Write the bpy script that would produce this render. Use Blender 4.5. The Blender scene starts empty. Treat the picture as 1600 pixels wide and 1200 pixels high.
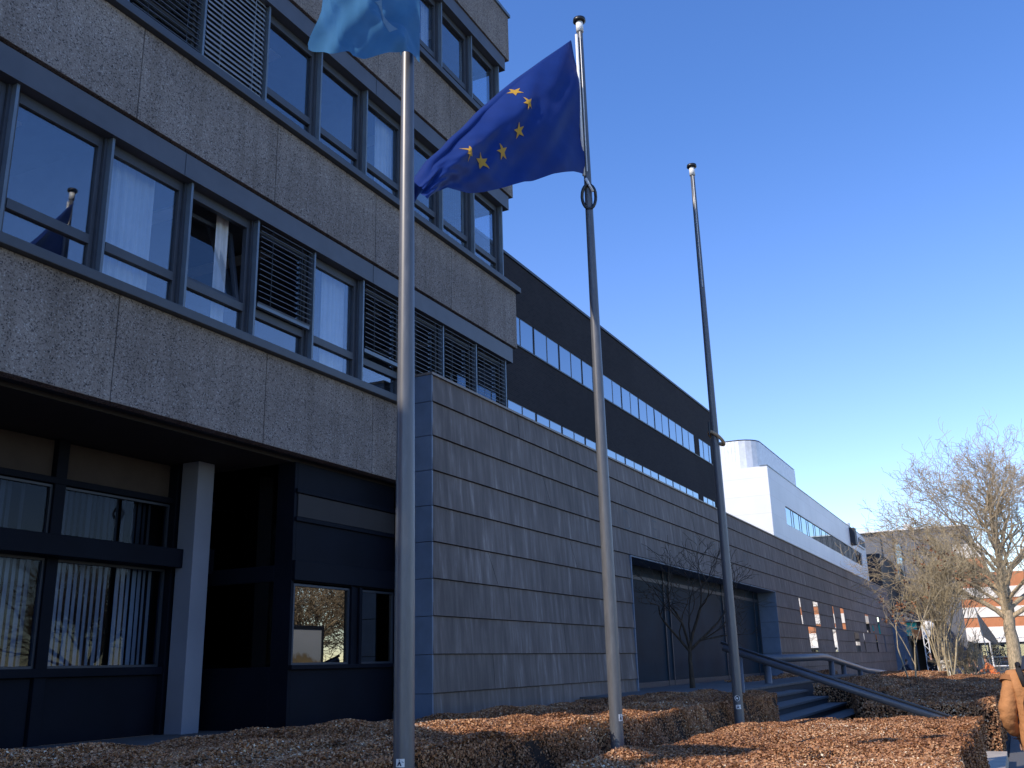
import bpy, bmesh, math, random
import numpy as np
from math import sin, cos, tan, pi, radians, sqrt
from mathutils import Vector, Matrix
random.seed(7); rng = np.random.default_rng(7)
scene = bpy.context.scene
C = bpy.context.collection
EYE = 1.6            # everything below is written relative to eye height, ground is at -1.6
# X runs along the facades away from the viewer, Y towards the buildings, Z up

# ------------------------------------------------------------------ materials
def new_mat(name):
    m = bpy.data.materials.new(name); m.use_nodes = True
    nt = m.node_tree; b = nt.nodes['Principled BSDF']
    return m, nt, b
def nd(nt, t, **kw):
    n = nt.nodes.new(t)
    for k, v in kw.items(): setattr(n, k, v)
    return n
def ramp(nt, fac, stops):
    r = nd(nt, 'ShaderNodeValToRGB'); e = r.color_ramp.elements
    while len(e) < len(stops): e.new(0.5)
    for i, (p, c) in enumerate(stops):
        e[i].position = p; e[i].color = (*c, 1) if len(c) == 3 else c
    nt.links.new(fac, r.inputs['Fac']); return r.outputs['Color']
def coords(nt, scale=(1, 1, 1)):
    g = nd(nt, 'ShaderNodeNewGeometry'); mp = nd(nt, 'ShaderNodeMapping')
    mp.inputs['Scale'].default_value = scale
    nt.links.new(g.outputs['Position'], mp.inputs['Vector']); return mp.outputs['Vector']
def noise(nt, scale, vec=None, detail=4, rough=0.6):
    n = nd(nt, 'ShaderNodeTexNoise'); n.inputs['Scale'].default_value = scale
    n.inputs['Detail'].default_value = detail; n.inputs['Roughness'].default_value = rough
    if vec is not None: nt.links.new(vec, n.inputs['Vector'])
    return n.outputs['Fac']
def mixc(nt, a, b, fac, mode='MIX'):
    m = nd(nt, 'ShaderNodeMix', data_type='RGBA', blend_type=mode)
    for k, v in ((6, a), (7, b), (0, fac)):
        if isinstance(v, bpy.types.NodeSocket): nt.links.new(v, m.inputs[k])
        elif k == 0: m.inputs[0].default_value = v
        else: m.inputs[k].default_value = (*v, 1)
    return m.outputs[2]
def bump(nt, b, h, strength=0.3, dist=0.01):
    n = nd(nt, 'ShaderNodeBump'); n.inputs['Strength'].default_value = strength
    n.inputs['Distance'].default_value = dist
    nt.links.new(h, n.inputs['Height']); nt.links.new(n.outputs['Normal'], b.inputs['Normal'])
def plain(name, col, rough=0.6, metal=0.0, var=0.12, scale=3.0, spec=0.5):
    m, nt, b = new_mat(name)
    v = coords(nt); f = noise(nt, scale, v)
    lo = tuple(c * (1 - var) for c in col); hi = tuple(min(1, c * (1 + var)) for c in col)
    nt.links.new(ramp(nt, f, [(0.3, lo), (0.7, hi)]), b.inputs['Base Color'])
    b.inputs['Roughness'].default_value = rough; b.inputs['Metallic'].default_value = metal
    b.inputs['Specular IOR Level'].default_value = spec
    return m

def mk_aggregate():
    m, nt, b = new_mat('washed_aggregate_concrete')
    v = coords(nt)
    vo = nd(nt, 'ShaderNodeTexVoronoi'); vo.inputs['Scale'].default_value = 70; nt.links.new(v, vo.inputs['Vector'])
    sep = nd(nt, 'ShaderNodeSeparateColor'); nt.links.new(vo.outputs['Color'], sep.inputs['Color'])
    stones = ramp(nt, sep.outputs['Red'], [(0.0, (.05, .05, .055)), (0.08, (.11, .10, .10)), (0.25, (.226, .204, .190)), (0.78, (.264, .240, .224)), (0.93, (.30, .284, .272)), (1.0, (.38, .38, .38))])
    big = noise(nt, 0.9, v, 5)
    dirt = ramp(nt, big, [(0.3, (.80, .78, .76)), (0.65, (1.06, 1.05, 1.04))])
    fine = noise(nt, 110, v, 2)
    finec = ramp(nt, fine, [(0.3, (.82, .82, .82)), (0.7, (1.14, 1.14, 1.14))])
    vs = coords(nt, (3.5, 3.5, .22)); st = ramp(nt, noise(nt, 1.6, vs, 4), [(0.32, (.84, .83, .82)), (0.55, (1.03, 1.03, 1.03))])
    gx = nd(nt, 'ShaderNodeSeparateXYZ'); nt.links.new(v, gx.inputs[0])
    dv = nd(nt, 'ShaderNodeMath', operation='MULTIPLY_ADD'); dv.inputs[1].default_value = .4; dv.inputs[2].default_value = .136; nt.links.new(gx.outputs['X'], dv.inputs[0])
    fl = nd(nt, 'ShaderNodeMath', operation='FLOOR'); nt.links.new(dv.outputs[0], fl.inputs[0])
    dz_ = nd(nt, 'ShaderNodeMath', operation='MULTIPLY'); dz_.inputs[1].default_value = .283; nt.links.new(gx.outputs['Z'], dz_.inputs[0])
    fz = nd(nt, 'ShaderNodeMath', operation='ROUND'); nt.links.new(dz_.outputs[0], fz.inputs[0])
    cb = nd(nt, 'ShaderNodeCombineXYZ'); nt.links.new(fl.outputs[0], cb.inputs[0]); nt.links.new(fz.outputs[0], cb.inputs[1])
    wn_ = nd(nt, 'ShaderNodeTexWhiteNoise'); nt.links.new(cb.outputs[0], wn_.inputs['Vector'])
    st = mixc(nt, st, ramp(nt, wn_.outputs['Value'], [(0, (.90, .90, .91)), (1, (1.05, 1.04, 1.02))]), 1, 'MULTIPLY')
    c = mixc(nt, stones, dirt, 1.0, 'MULTIPLY'); c = mixc(nt, c, finec, 1.0, 'MULTIPLY'); c = mixc(nt, c, st, 1.0, 'MULTIPLY')
    nt.links.new(c, b.inputs['Base Color']); b.inputs['Roughness'].default_value = .9
    b.inputs['Specular IOR Level'].default_value = .2
    bump(nt, b, vo.outputs['Distance'], .5, .006)
    return m
def mk_zinc():
    m, nt, b = new_mat('weathered_metal_cladding')
    v = coords(nt)
    def per_board(sx_, sz_):      # every course of boards gets its own run of streaks
        q = nd(nt, 'ShaderNodeSeparateXYZ'); nt.links.new(v, q.inputs[0])
        a_ = nd(nt, 'ShaderNodeMath', operation='MULTIPLY_ADD'); a_.inputs[1].default_value = 1 / .578; a_.inputs[2].default_value = .905; nt.links.new(q.outputs['Z'], a_.inputs[0])
        f_ = nd(nt, 'ShaderNodeMath', operation='FLOOR'); nt.links.new(a_.outputs[0], f_.inputs[0])
        m_ = nd(nt, 'ShaderNodeMath', operation='MULTIPLY_ADD'); m_.inputs[1].default_value = 17.3; nt.links.new(f_.outputs[0], m_.inputs[0]); nt.links.new(q.outputs['X'], m_.inputs[2])
        c_ = nd(nt, 'ShaderNodeCombineXYZ'); nt.links.new(m_.outputs[0], c_.inputs[0]); nt.links.new(q.outputs['Y'], c_.inputs[1]); nt.links.new(q.outputs['Z'], c_.inputs[2])
        mp_ = nd(nt, 'ShaderNodeMapping'); mp_.inputs['Scale'].default_value = (sx_, sx_, sz_); nt.links.new(c_.outputs[0], mp_.inputs['Vector']); return mp_.outputs['Vector']
    vs = per_board(4.0, .45)
    streak = noise(nt, 1.7, vs, 6, .65)
    col = ramp(nt, streak, [(0.28, (.088, .076, .071)), (0.48, (.132, .112, .103)), (0.60, (.172, .15, .14)), (0.75, (.32, .295, .28))])
    big = ramp(nt, noise(nt, .45, v, 4), [(0.3, (.74, .72, .71)), (0.7, (1.14, 1.12, 1.10))])
    vs2 = per_board(14, .5)
    fs = ramp(nt, noise(nt, 1.2, vs2, 3), [(0.35, (.95, .95, .95)), (0.7, (1.05, 1.05, 1.05))])
    gx = nd(nt, 'ShaderNodeSeparateXYZ'); nt.links.new(v, gx.inputs[0])
    mr = nd(nt, 'ShaderNodeMapRange'); mr.inputs['From Min'].default_value = 20; mr.inputs['From Max'].default_value = 55; nt.links.new(gx.outputs['X'], mr.inputs['Value'])
    warm = ramp(nt, mr.outputs[0], [(0, (1, 1, 1)), (1, (1.2, 1.08, 1.02))])
    nt.links.new(mixc(nt, mixc(nt, mixc(nt, col, big, 1, 'MULTIPLY'), fs, 1, 'MULTIPLY'), warm, 1, 'MULTIPLY'), b.inputs['Base Color'])
    b.inputs['Roughness'].default_value = .68; b.inputs['Metallic'].default_value = .0
    b.inputs['Specular IOR Level'].default_value = .35
    bump(nt, b, noise(nt, 2.0, coords(nt, (1, 1, .6)), 2), .25, .03)
    return m
def mk_glass(name, refl=.12, tint=(.35, .42, .50), body=.0, gcol=(1,1,1), ior=1.5, rough=.004):
    m, nt, b = new_mat(name); nt.nodes.remove(b)
    out = [n for n in nt.nodes if n.type == 'OUTPUT_MATERIAL'][0]
    lw = nd(nt, 'ShaderNodeLayerWeight'); lw.inputs['Blend'].default_value = .5
    pw = nd(nt, 'ShaderNodeMath', operation='POWER'); pw.inputs[1].default_value = 4.5 if ior > 1.3 else 7.0
    nt.links.new(lw.outputs['Facing'], pw.inputs[0])
    ma = nd(nt, 'ShaderNodeMath', operation='MULTIPLY_ADD', use_clamp=True)
    ma.inputs[1].default_value = 1 - refl; ma.inputs[2].default_value = refl
    nt.links.new(pw.outputs[0], ma.inputs[0])
    g = nd(nt, 'ShaderNodeBsdfGlossy'); g.inputs['Roughness'].default_value = rough
    g.inputs['Color'].default_value = (*gcol, 1)
    t = nd(nt, 'ShaderNodeBsdfTransparent'); t.inputs['Color'].default_value = (*tint, 1)
    mx = nd(nt, 'ShaderNodeMixShader')
    nt.links.new(ma.outputs[0], mx.inputs[0]); nt.links.new(t.outputs[0], mx.inputs[1]); nt.links.new(g.outputs[0], mx.inputs[2])
    nt.links.new(mx.outputs[0], out.inputs['Surface'])
    return m
def mk_leaf(name, stops):
    m, nt, b = new_mat(name)
    at = nd(nt, 'ShaderNodeAttribute'); at.attribute_name = 'tone'
    nt.links.new(ramp(nt, at.outputs['Fac'], stops), b.inputs['Base Color'])
    b.inputs['Roughness'].default_value = .62; b.inputs['Specular IOR Level'].default_value = .3
    return m
def mk_cloth(name, col, trans=.35, rough=.6):
    m, nt, b = new_mat(name)
    v = coords(nt); f = noise(nt, 6, v)
    c = ramp(nt, f, [(0.3, tuple(k * .93 for k in col)), (0.7, tuple(min(1, k * 1.07) for k in col))])
    nt.links.new(c, b.inputs['Base Color']); b.inputs['Roughness'].default_value = rough
    b.inputs['Specular IOR Level'].default_value = .3; b.inputs['Sheen Weight'].default_value = .05; b.inputs['Sheen Roughness'].default_value = .4
    out = [n for n in nt.nodes if n.type == 'OUTPUT_MATERIAL'][0]
    t = nd(nt, 'ShaderNodeBsdfTranslucent'); nt.links.new(c, t.inputs['Color'])
    mx = nd(nt, 'ShaderNodeMixShader'); mx.inputs[0].default_value = trans
    nt.links.new(b.outputs[0], mx.inputs[1]); nt.links.new(t.outputs[0], mx.inputs[2])
    nt.links.new(mx.outputs[0], out.inputs['Surface'])
    vs = coords(nt, (400, 400, 400))
    return m
def mk_brick():
    m, nt, b = new_mat('dark_brick')
    v = coords(nt); mp = nd(nt, 'ShaderNodeMapping'); nt.links.new(v, mp.inputs['Vector'])
    mp.inputs['Rotation'].default_value = (radians(90), 0, 0)
    br = nd(nt, 'ShaderNodeTexBrick'); nt.links.new(mp.outputs['Vector'], br.inputs['Vector'])
    br.inputs['Color1'].default_value = (.019, .020, .026, 1); br.inputs['Color2'].default_value = (.028, .028, .034, 1)
    br.inputs['Mortar'].default_value = (.036, .036, .04, 1); br.inputs['Scale'].default_value = 1
    br.inputs['Brick Width'].default_value = .22; br.inputs['Row Height'].default_value = .065; br.inputs['Mortar Size'].default_value = .008
    big = ramp(nt, noise(nt, .35, v, 4), [(0.3, (.85, .85, .85)), (0.7, (1.15, 1.12, 1.1))])
    nt.links.new(mixc(nt, br.outputs['Color'], big, 1, 'MULTIPLY'), b.inputs['Base Color'])
    b.inputs['Roughness'].default_value = .9; b.inputs['Specular IOR Level'].default_value = .15
    return m
def mk_panel_grid(name, col, pw, ph, line=.02, dark=.6, rough=.5):
    m, nt, b = new_mat(name)
    v = coords(nt); mp = nd(nt, 'ShaderNodeMapping'); nt.links.new(v, mp.inputs['Vector'])
    mp.inputs['Rotation'].default_value = (radians(90), 0, 0)
    br = nd(nt, 'ShaderNodeTexBrick'); nt.links.new(mp.outputs['Vector'], br.inputs['Vector']); br.offset = 0
    br.inputs['Color1'].default_value = (*col, 1); br.inputs['Color2'].default_value = (*[c * .96 for c in col], 1)
    br.inputs['Mortar'].default_value = (*[c * dark for c in col], 1); br.inputs['Scale'].default_value = 1
    br.inputs['Brick Width'].default_value = pw; br.inputs['Row Height'].default_value = ph; br.inputs['Mortar Size'].default_value = line
    big = ramp(nt, noise(nt, .3, v, 4), [(0.3, (.92, .92, .92)), (0.7, (1.04, 1.04, 1.04))])
    nt.links.new(mixc(nt, br.outputs['Color'], big, 1, 'MULTIPLY'), b.inputs['Base Color'])
    b.inputs['Roughness'].default_value = rough
    return m
def mk_bark(name, a, b_, c):
    m, nt, b = new_mat(name)
    v = coords(nt, (9, 9, 2.5))
    nt.links.new(ramp(nt, noise(nt, 2.2, v, 5), [(0.32, a), (0.52, b_), (0.68, c)]), b.inputs['Base Color'])
    b.inputs['Roughness'].default_value = .9
    return m
def mk_pole():
    m, nt, b = new_mat('galvanised_pole')
    v = coords(nt, (9, 9, 1.6))
    nt.links.new(ramp(nt, noise(nt, 3, v, 5), [(0.3, (.072, .077, .088)), (0.6, (.10, .105, .117)), (0.8, (.15, .154, .163))]), b.inputs['Base Color'])
    b.inputs['Metallic'].default_value = .0; b.inputs['Roughness'].default_value = .38; b.inputs['Specular IOR Level'].default_value = .8
    return m

M = {}
M['agg'] = mk_aggregate()
M['zinc'] = mk_zinc()
M['zinc_end'] = plain('bluish_end_panel', (.12, .165, .235), .55, 0, .16, 2.2)  # bluer base colour than the boards of the long face
M['coping'] = plain('metal_coping', (.19, .16, .14), .5, .2)
M['alu'] = plain('blue_grey_window_frame', (.048, .058, .075), .5, 0, .12, 5)
M['alu_lt'] = plain('window_frame_edge', (.13, .17, .21), .4, .2)
M['alu_dk'] = plain('dark_frame', (.022, .03, .045), .5)
M['lintel'] = plain('painted_lintel', (.072, .082, .102), .5, 0, .15, 2)
M['navy'] = plain('navy_cladding_panel', (.0045, .0065, .0125), .6, 0, .2, 1.5, .08)
M['transom'] = plain('dim_render_panel', (.055, .045, .040), .9, 0, .12, 3, .1)
M['soffit'] = plain('dark_soffit', (.026, .024, .024), .85)
M['slat'] = plain('blind_slat_grey', (.12, .125, .135), .4, .3)
M['slat_lt'] = plain('blind_slat_pale', (.28, .31, .34), .45, .1)
M['slat_dk'] = plain('blind_slat_dark', (.045, .045, .05), .4, .2)
M['curtain'] = plain('pale_curtain', (.60, .63, .64), .9)
M['room'] = plain('room_wall', (.14, .15, .19), .9)
M['ceil'] = plain('room_ceiling', (.16, .17, .18), .9)
M['lamp'] = plain('ceiling_fixture', (.75, .70, .6), .5)
M['glass'] = mk_glass('window_glass', .13, (.84, .88, .92))
M['glass_dim'] = mk_glass('dim_window_glass', .01, (.64, .69, .76), ior=1.25)
M['mirror'] = mk_glass('coated_window_glass', .30, (.10, .10, .10), gcol=(.75, .75, .74))
M['glass_dark'] = mk_glass('dark_entrance_glass', .02, (.05, .07, .10), ior=1.15, rough=.03)
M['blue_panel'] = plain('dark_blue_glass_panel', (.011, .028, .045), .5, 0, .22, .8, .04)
M['sky_glass'] = mk_glass('ribbon_glass', .45, (.15, .15, .15), gcol=(.62, .72, .80))
M['col_paint'] = plain('painted_column', (.17, .195, .25), .7, 0, .08, 1.4)
M['brick_dk'] = mk_brick()
M['white'] = mk_panel_grid('white_facade_panel', (.72, .74, .77), 2.4, 1.2, .012, .8)
M['corr'] = plain('pale_corrugated_metal', (.66, .68, .71), .4, .1)
M['black_cl'] = plain('black_facade', (.02, .024, .032), .6)
M['grey_cl'] = mk_panel_grid('grey_facade_panel', (.13, .135, .15), 2.0, 1.0, .03, .8, .7)
M['orange_brick'] = plain('orange_brick', (.50, .20, .09), .9, 0, .12, 2)
M['cream'] = plain('cream_render', (.80, .76, .68), .8, 0, .05)
M['paving'] = mk_panel_grid('paving_slab', (.20, .20, .20), .5, .5, .008, .55, .9)
M['pole'] = mk_pole()
M['black'] = plain('black_plastic', (.012, .012, .014), .35)
M['whitep'] = plain('white_paint', (.78, .78, .76), .4)
M['rope'] = plain('tan_rope', (.42, .30, .18), .9)
M['eu'] = mk_cloth('blue_flag_cloth', (.007, .036, .21), .30)
M['star'] = mk_cloth('yellow_star_cloth', (.80, .46, .06), .45)
M['un'] = mk_cloth('light_blue_flag_cloth', (.075, .23, .44), .45)
M['unw'] = mk_cloth('white_emblem_cloth', (.24, .38, .50), .4)
M['tube'] = plain('blue_grey_rail_paint', (.115, .12, .135), .38, .2)
M['tube_dk'] = plain('brown_handrail', (.05, .045, .045), .35)
M['step'] = plain('stone_step', (.10, .092, .088), .8, 0, .2, 5)
M['step_dk'] = plain('stone_riser', (.035, .035, .04), .8)
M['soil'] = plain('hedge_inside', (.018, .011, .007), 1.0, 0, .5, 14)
M['leaf'] = mk_leaf('copper_beech_leaf', [(0, (.09, .038, .016)), (.3, (.31, .138, .060)), (.7, (.51, .268, .130)), (.92, (.64, .41, .225)), (1, (.80, .67, .48))])
M['twig_leaf'] = mk_leaf('dry_leaf', [(0, (.10, .045, .02)), (1, (.34, .15, .07))])
M['bark'] = mk_bark('tree_bark', (.22, .175, .11), (.42, .34, .22), (.60, .44, .28))
M['bark_tan'] = mk_bark('tan_twig_bark', (.24, .195, .12), (.40, .33, .21), (.52, .44, .29))
M['bark_dk'] = mk_bark('dark_bark', (.02, .016, .012), (.045, .034, .024), (.08, .055, .035))
M['jacket'] = plain('tan_orange_jacket', (.44, .205, .085), .85, 0, .14, 9, .2)
_nt = M['jacket'].node_tree; bump(_nt, _nt.nodes['Principled BSDF'], noise(_nt, 5, coords(_nt, (1, 1, 1.3)), 4), .8, .035)
M['jacket_dk'] = plain('jacket_seam', (.26, .11, .04), .9)
M['hivis'] = plain('orange_work_jacket', (.75, .22, .07), .8)
M['navycloth'] = plain('navy_cloth', (.02, .03, .06), .85)
M['blackcloth'] = plain('black_cloth', (.012, .011, .012), .8)
M['jeans'] = plain('faded_jeans', (.16, .25, .42), .9)
M['skin'] = plain('skin', (.45, .27, .19), .55)
M['hair'] = plain('brown_hair', (.09, .06, .035), .7)
M['stone'] = plain('stone_ledge', (.42, .37, .30), .85, 0, .2, 3)
M['teal'] = plain('teal_sign', (.03, .62, .50), .4)
M['orange'] = plain('orange_sign', (.75, .25, .07), .5)
M['signw'] = plain('pale_sign_disc', (.62, .60, .56), .5)
M['poster'] = mk_panel_grid('poster', (.45, .40, .30), .3, .3, .01, .9)
M['darkcl'] = plain('canopy_panel', (.055, .05, .05), .6)

# ------------------------------------------------------------------ mesh builder
class MB:
    def __init__(s): s.v = []; s.f = []; s.m = []
    def face(s, pts, mi=0):
        b = len(s.v); s.v += [tuple(p) for p in pts]; s.f.append(tuple(range(b, b + len(pts)))); s.m.append(mi)
    def box(s, x0, x1, y0, y1, z0, z1, mi=0):
        b = len(s.v)
        s.v += [(x, y, z) for z in (z0, z1) for y in (y0, y1) for x in (x0, x1)]
        for q in ((0, 2, 3, 1), (4, 5, 7, 6), (0, 1, 5, 4), (2, 6, 7, 3), (0, 4, 6, 2), (1, 3, 7, 5)):
            s.f.append(tuple(b + k for k in q)); s.m.append(mi)
        return s
    def hexa(s, pts, mi=0):      # 8 points, bottom 4 ccw then top 4
        b = len(s.v); s.v += [tuple(p) for p in pts]
        for q in ((3, 2, 1, 0), (4, 5, 6, 7), (0, 1, 5, 4), (1, 2, 6, 5), (2, 3, 7, 6), (3, 0, 4, 7)):
            s.f.append(tuple(b + k for k in q)); s.m.append(mi)
        return s
    def tube(s, path, radii, n=16, mi=0, cap=True):
        path = [Vector(p) for p in path]
        if not hasattr(radii, '__len__'): radii = [radii] * len(path)
        b = len(s.v); ref = None
        for i, p in enumerate(path):
            d = (path[min(i + 1, len(path) - 1)] - path[max(i - 1, 0)]).normalized()
            if ref is None: ref = Vector((1, 0, 0)) if abs(d.x) < .9 else Vector((0, 1, 0))
            a = d.cross(ref).normalized(); c = d.cross(a).normalized(); ref = c.cross(d) if False else ref
            for k in range(n):
                t = 2 * pi * k / n
                s.v.append(tuple(p + (a * cos(t) + c * sin(t)) * radii[i]))
        for i in range(len(path) - 1):
            for k in range(n):
                k2 = (k + 1) % n
                s.f.append((b + i * n + k, b + i * n + k2, b + (i + 1) * n + k2, b + (i + 1) * n + k)); s.m.append(mi)
        if cap:
            s.f.append(tuple(b + k for k in reversed(range(n)))); s.m.append(mi)
            s.f.append(tuple(b + (len(path) - 1) * n + k for k in range(n))); s.m.append(mi)
        return s
    def prism(s, poly, z0, z1, mi=0):
        n = len(poly); b = len(s.v)
        s.v += [(x, y, z0) for x, y in poly] + [(x, y, z1) for x, y in poly]
        s.f.append(tuple(b + n + k for k in range(n))); s.m.append(mi)
        s.f.append(tuple(b + k for k in reversed(range(n)))); s.m.append(mi)
        for k in range(n):
            k2 = (k + 1) % n; s.f.append((b + k, b + k2, b + n + k2, b + n + k)); s.m.append(mi)
        return s
    def build(s, name, mats, parent=None, smooth=False, bevel=0):
        me = bpy.data.meshes.new(name)
        off = world_loc(parent) if parent else Vector((0, 0, 0))
        vs = [(x - off.x, y - off.y, z + EYE - off.z) for x, y, z in s.v]
        me.from_pydata(vs, [], s.f)
        if not isinstance(mats, (list, tuple)): mats = [mats]
        for m in mats: me.materials.append(m)
        me.polygons.foreach_set('material_index', s.m)
        if smooth: me.polygons.foreach_set('use_smooth', [True] * len(s.f))
        me.update()
        o = bpy.data.objects.new(name, me); C.objects.link(o)
        if parent: o.parent = parent
        if bevel:
            bm_ = o.modifiers.new('bevel', 'BEVEL'); bm_.width = bevel; bm_.segments = 2; bm_.limit_method = 'ANGLE'
        return o
class MBF(MB):
    """builder for the far buildings: sizes were measured on a nearer plane and are set out FAR times farther"""
    FAR = 1.0875
    def build(s, *a, **k):
        s.v = [(x * s.FAR, y * s.FAR, z * s.FAR) for x, y, z in s.v]; return MB.build(s, *a, **k)
def world_loc(o):
    l = Vector((0, 0, 0))
    while o is not None: l += o.location; o = o.parent
    return l
def thing(name, label, cat, x, y, z=-1.6, group=None):
    o = bpy.data.objects.new(name, None); C.objects.link(o); o.location = (x, y, z + EYE)
    o.empty_display_size = .2
    return tag(o, label, cat, group)
def tag(o, label, cat, group=None):
    o['label'] = label; o['category'] = cat
    if group: o['group'] = group
    return o
def struct(o): o['kind'] = 'structure'; return o
def numpy_mesh(name, V, F, mats, parent=None, tone=None, smooth=False):
    """V (n,3) world rel-eye, F (m,k)"""
    me = bpy.data.meshes.new(name)
    off = world_loc(parent) if parent else Vector((0, 0, 0))
    V = V + np.array([-off.x, -off.y, EYE - off.z])
    me.vertices.add(len(V)); me.vertices.foreach_set('co', V.astype(np.float32).ravel())
    k = F.shape[1]
    me.loops.add(F.size); me.loops.foreach_set('vertex_index', F.astype(np.int32).ravel())
    me.polygons.add(len(F)); me.polygons.foreach_set('loop_start', np.arange(0, F.size, k, dtype=np.int32))
    me.polygons.foreach_set('loop_total', np.full(len(F), k, dtype=np.int32))
    if smooth: me.polygons.foreach_set('use_smooth', np.ones(len(F), dtype=bool))
    me.update(calc_edges=True)
    if tone is not None:
        a = me.attributes.new('tone', 'FLOAT', 'FACE'); a.data.foreach_set('value', tone.astype(np.float32))
    for m in mats: me.materials.append(m)
    o = bpy.data.objects.new(name, me); C.objects.link(o)
    if parent: o.parent = parent
    return o

# ------------------------------------------------------------------ world, sun, camera
SUN_AZ_IN = radians(30)      # the sun stands 30 deg inside the facade line, behind the viewer
SUN_EL = radians(38)
sdir = Vector((-cos(SUN_AZ_IN) * cos(SUN_EL), sin(SUN_AZ_IN) * cos(SUN_EL), sin(SUN_EL)))
w = bpy.data.worlds.new('World'); scene.world = w; w.use_nodes = True
wn = w.node_tree; bg = wn.nodes['Background']
sk = wn.nodes.new('ShaderNodeTexSky'); sk.sky_type = 'NISHITA'; sk.sun_disc = False
sk.sun_elevation = SUN_EL; sk.sun_rotation = math.atan2(sdir.x, sdir.y)
sk.air_density = 1.0; sk.dust_density = .0; sk.ozone_density = 3.0; sk.altitude = 0
hs = wn.nodes.new('ShaderNodeHueSaturation'); hs.inputs['Hue'].default_value = .513; hs.inputs['Saturation'].default_value = 1.22; hs.inputs['Value'].default_value = 1.72
wn.links.new(sk.outputs['Color'], hs.inputs['Color']); tc = wn.nodes.new('ShaderNodeTexCoord'); sz = wn.nodes.new('ShaderNodeSeparateXYZ'); wn.links.new(tc.outputs['Generated'], sz.inputs[0])
hz = wn.nodes.new('ShaderNodeMapRange'); hz.inputs['From Min'].default_value = .55; hz.inputs['From Max'].default_value = 0; hz.inputs['To Max'].default_value = 1
wn.links.new(sz.outputs['Z'], hz.inputs['Value'])
hp = wn.nodes.new('ShaderNodeMath'); hp.operation = 'POWER'; hp.inputs[1].default_value = 1.8; wn.links.new(hz.outputs[0], hp.inputs[0])
hm = wn.nodes.new('ShaderNodeMix'); hm.data_type = 'RGBA'; hm.blend_type = 'ADD'; hm.inputs[7].default_value = (1.1, .45, .5, 1)
wn.links.new(hp.outputs[0], hm.inputs[0]); wn.links.new(hs.outputs['Color'], hm.inputs[6]); wn.links.new(hm.outputs[2], bg.inputs['Color']); bg.inputs['Strength'].default_value = .15
sl = bpy.data.lights.new('sun', 'SUN'); sl.energy = 5.0; sl.angle = radians(.53); sl.color = (1, .88, .74)
so = bpy.data.objects.new('sun', sl); C.objects.link(so)
so.rotation_euler = sdir.to_track_quat('Z', 'Y').to_euler(); so.location = (0, 0, 40)

yaw, pitch, roll = radians(26.4089), radians(16.2744), radians(-1.5192)
Wd = Vector((cos(pitch) * cos(yaw), cos(pitch) * sin(yaw), sin(pitch)))
r_ = Wd.cross(Vector((0, 0, 1))).normalized(); u_ = r_.cross(Wd)
R2 = r_ * cos(roll) + u_ * sin(roll); U2 = -r_ * sin(roll) + u_ * cos(roll)
cam = bpy.data.cameras.new('camera'); cam.sensor_width = 36; cam.lens = 1504.22 * 36 / 1600
cam.clip_start = .05; cam.clip_end = 3000
co = bpy.data.objects.new('camera', cam); C.objects.link(co)
mt = Matrix((R2, U2, -Wd)).transposed().to_4x4(); mt.translation = (0, 0, EYE); co.matrix_world = mt
scene.camera = co
scene.view_settings.view_transform = 'Standard'; scene.view_settings.look = 'None'; scene.view_settings.exposure = 0
scene.cycles.max_bounces = 8; scene.cycles.transparent_max_bounces = 12

# ------------------------------------------------------------------ ground
m, nt, b = new_mat('dull_ground'); v = coords(nt)
nt.links.new(ramp(nt, noise(nt, .5, v, 6), [(0.3, (.09, .085, .075)), (0.7, (.15, .14, .12))]), b.inputs['Base Color']); b.inputs['Roughness'].default_value = .95
g = MB(); g.face([(-300, -900, -1.66), (1500, -900, -1.66), (1500, 900, -1.66), (-300, 900, -1.66)])
struct(g.build('ground', m))
g = MB(); g.box(-12, 46, -2.6, .36, -1.75, -1.6)
struct(g.build('path', M['paving']))
g = MB(); g.box(46, 130, -14, 7.9, -1.75, -1.62)
struct(g.build('plaza_paving', M['paving']))
g = MB(); g.box(13.95, 17.2, .36, .78, -1.7, -1.44)
struct(g.build('kerb_slab', M['stone']))
g = MB(); g.box(-2, 22.4, 7.2, 10.3, -1.6, -.76)
struct(g.build('terrace', M['step']))
m, nt, b = new_mat('brown_soil'); v = coords(nt)
nt.links.new(ramp(nt, noise(nt, 18, v, 5), [(0.35, (.02, .014, .01)), (0.7, (.07, .05, .035))]), b.inputs['Base Color']); b.inputs['Roughness'].default_value = 1
g = MB(); g.box(-2, 13.95, .36, 7.2, -1.7, -1.58)
struct(g.build('planting_soil', m))

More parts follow.
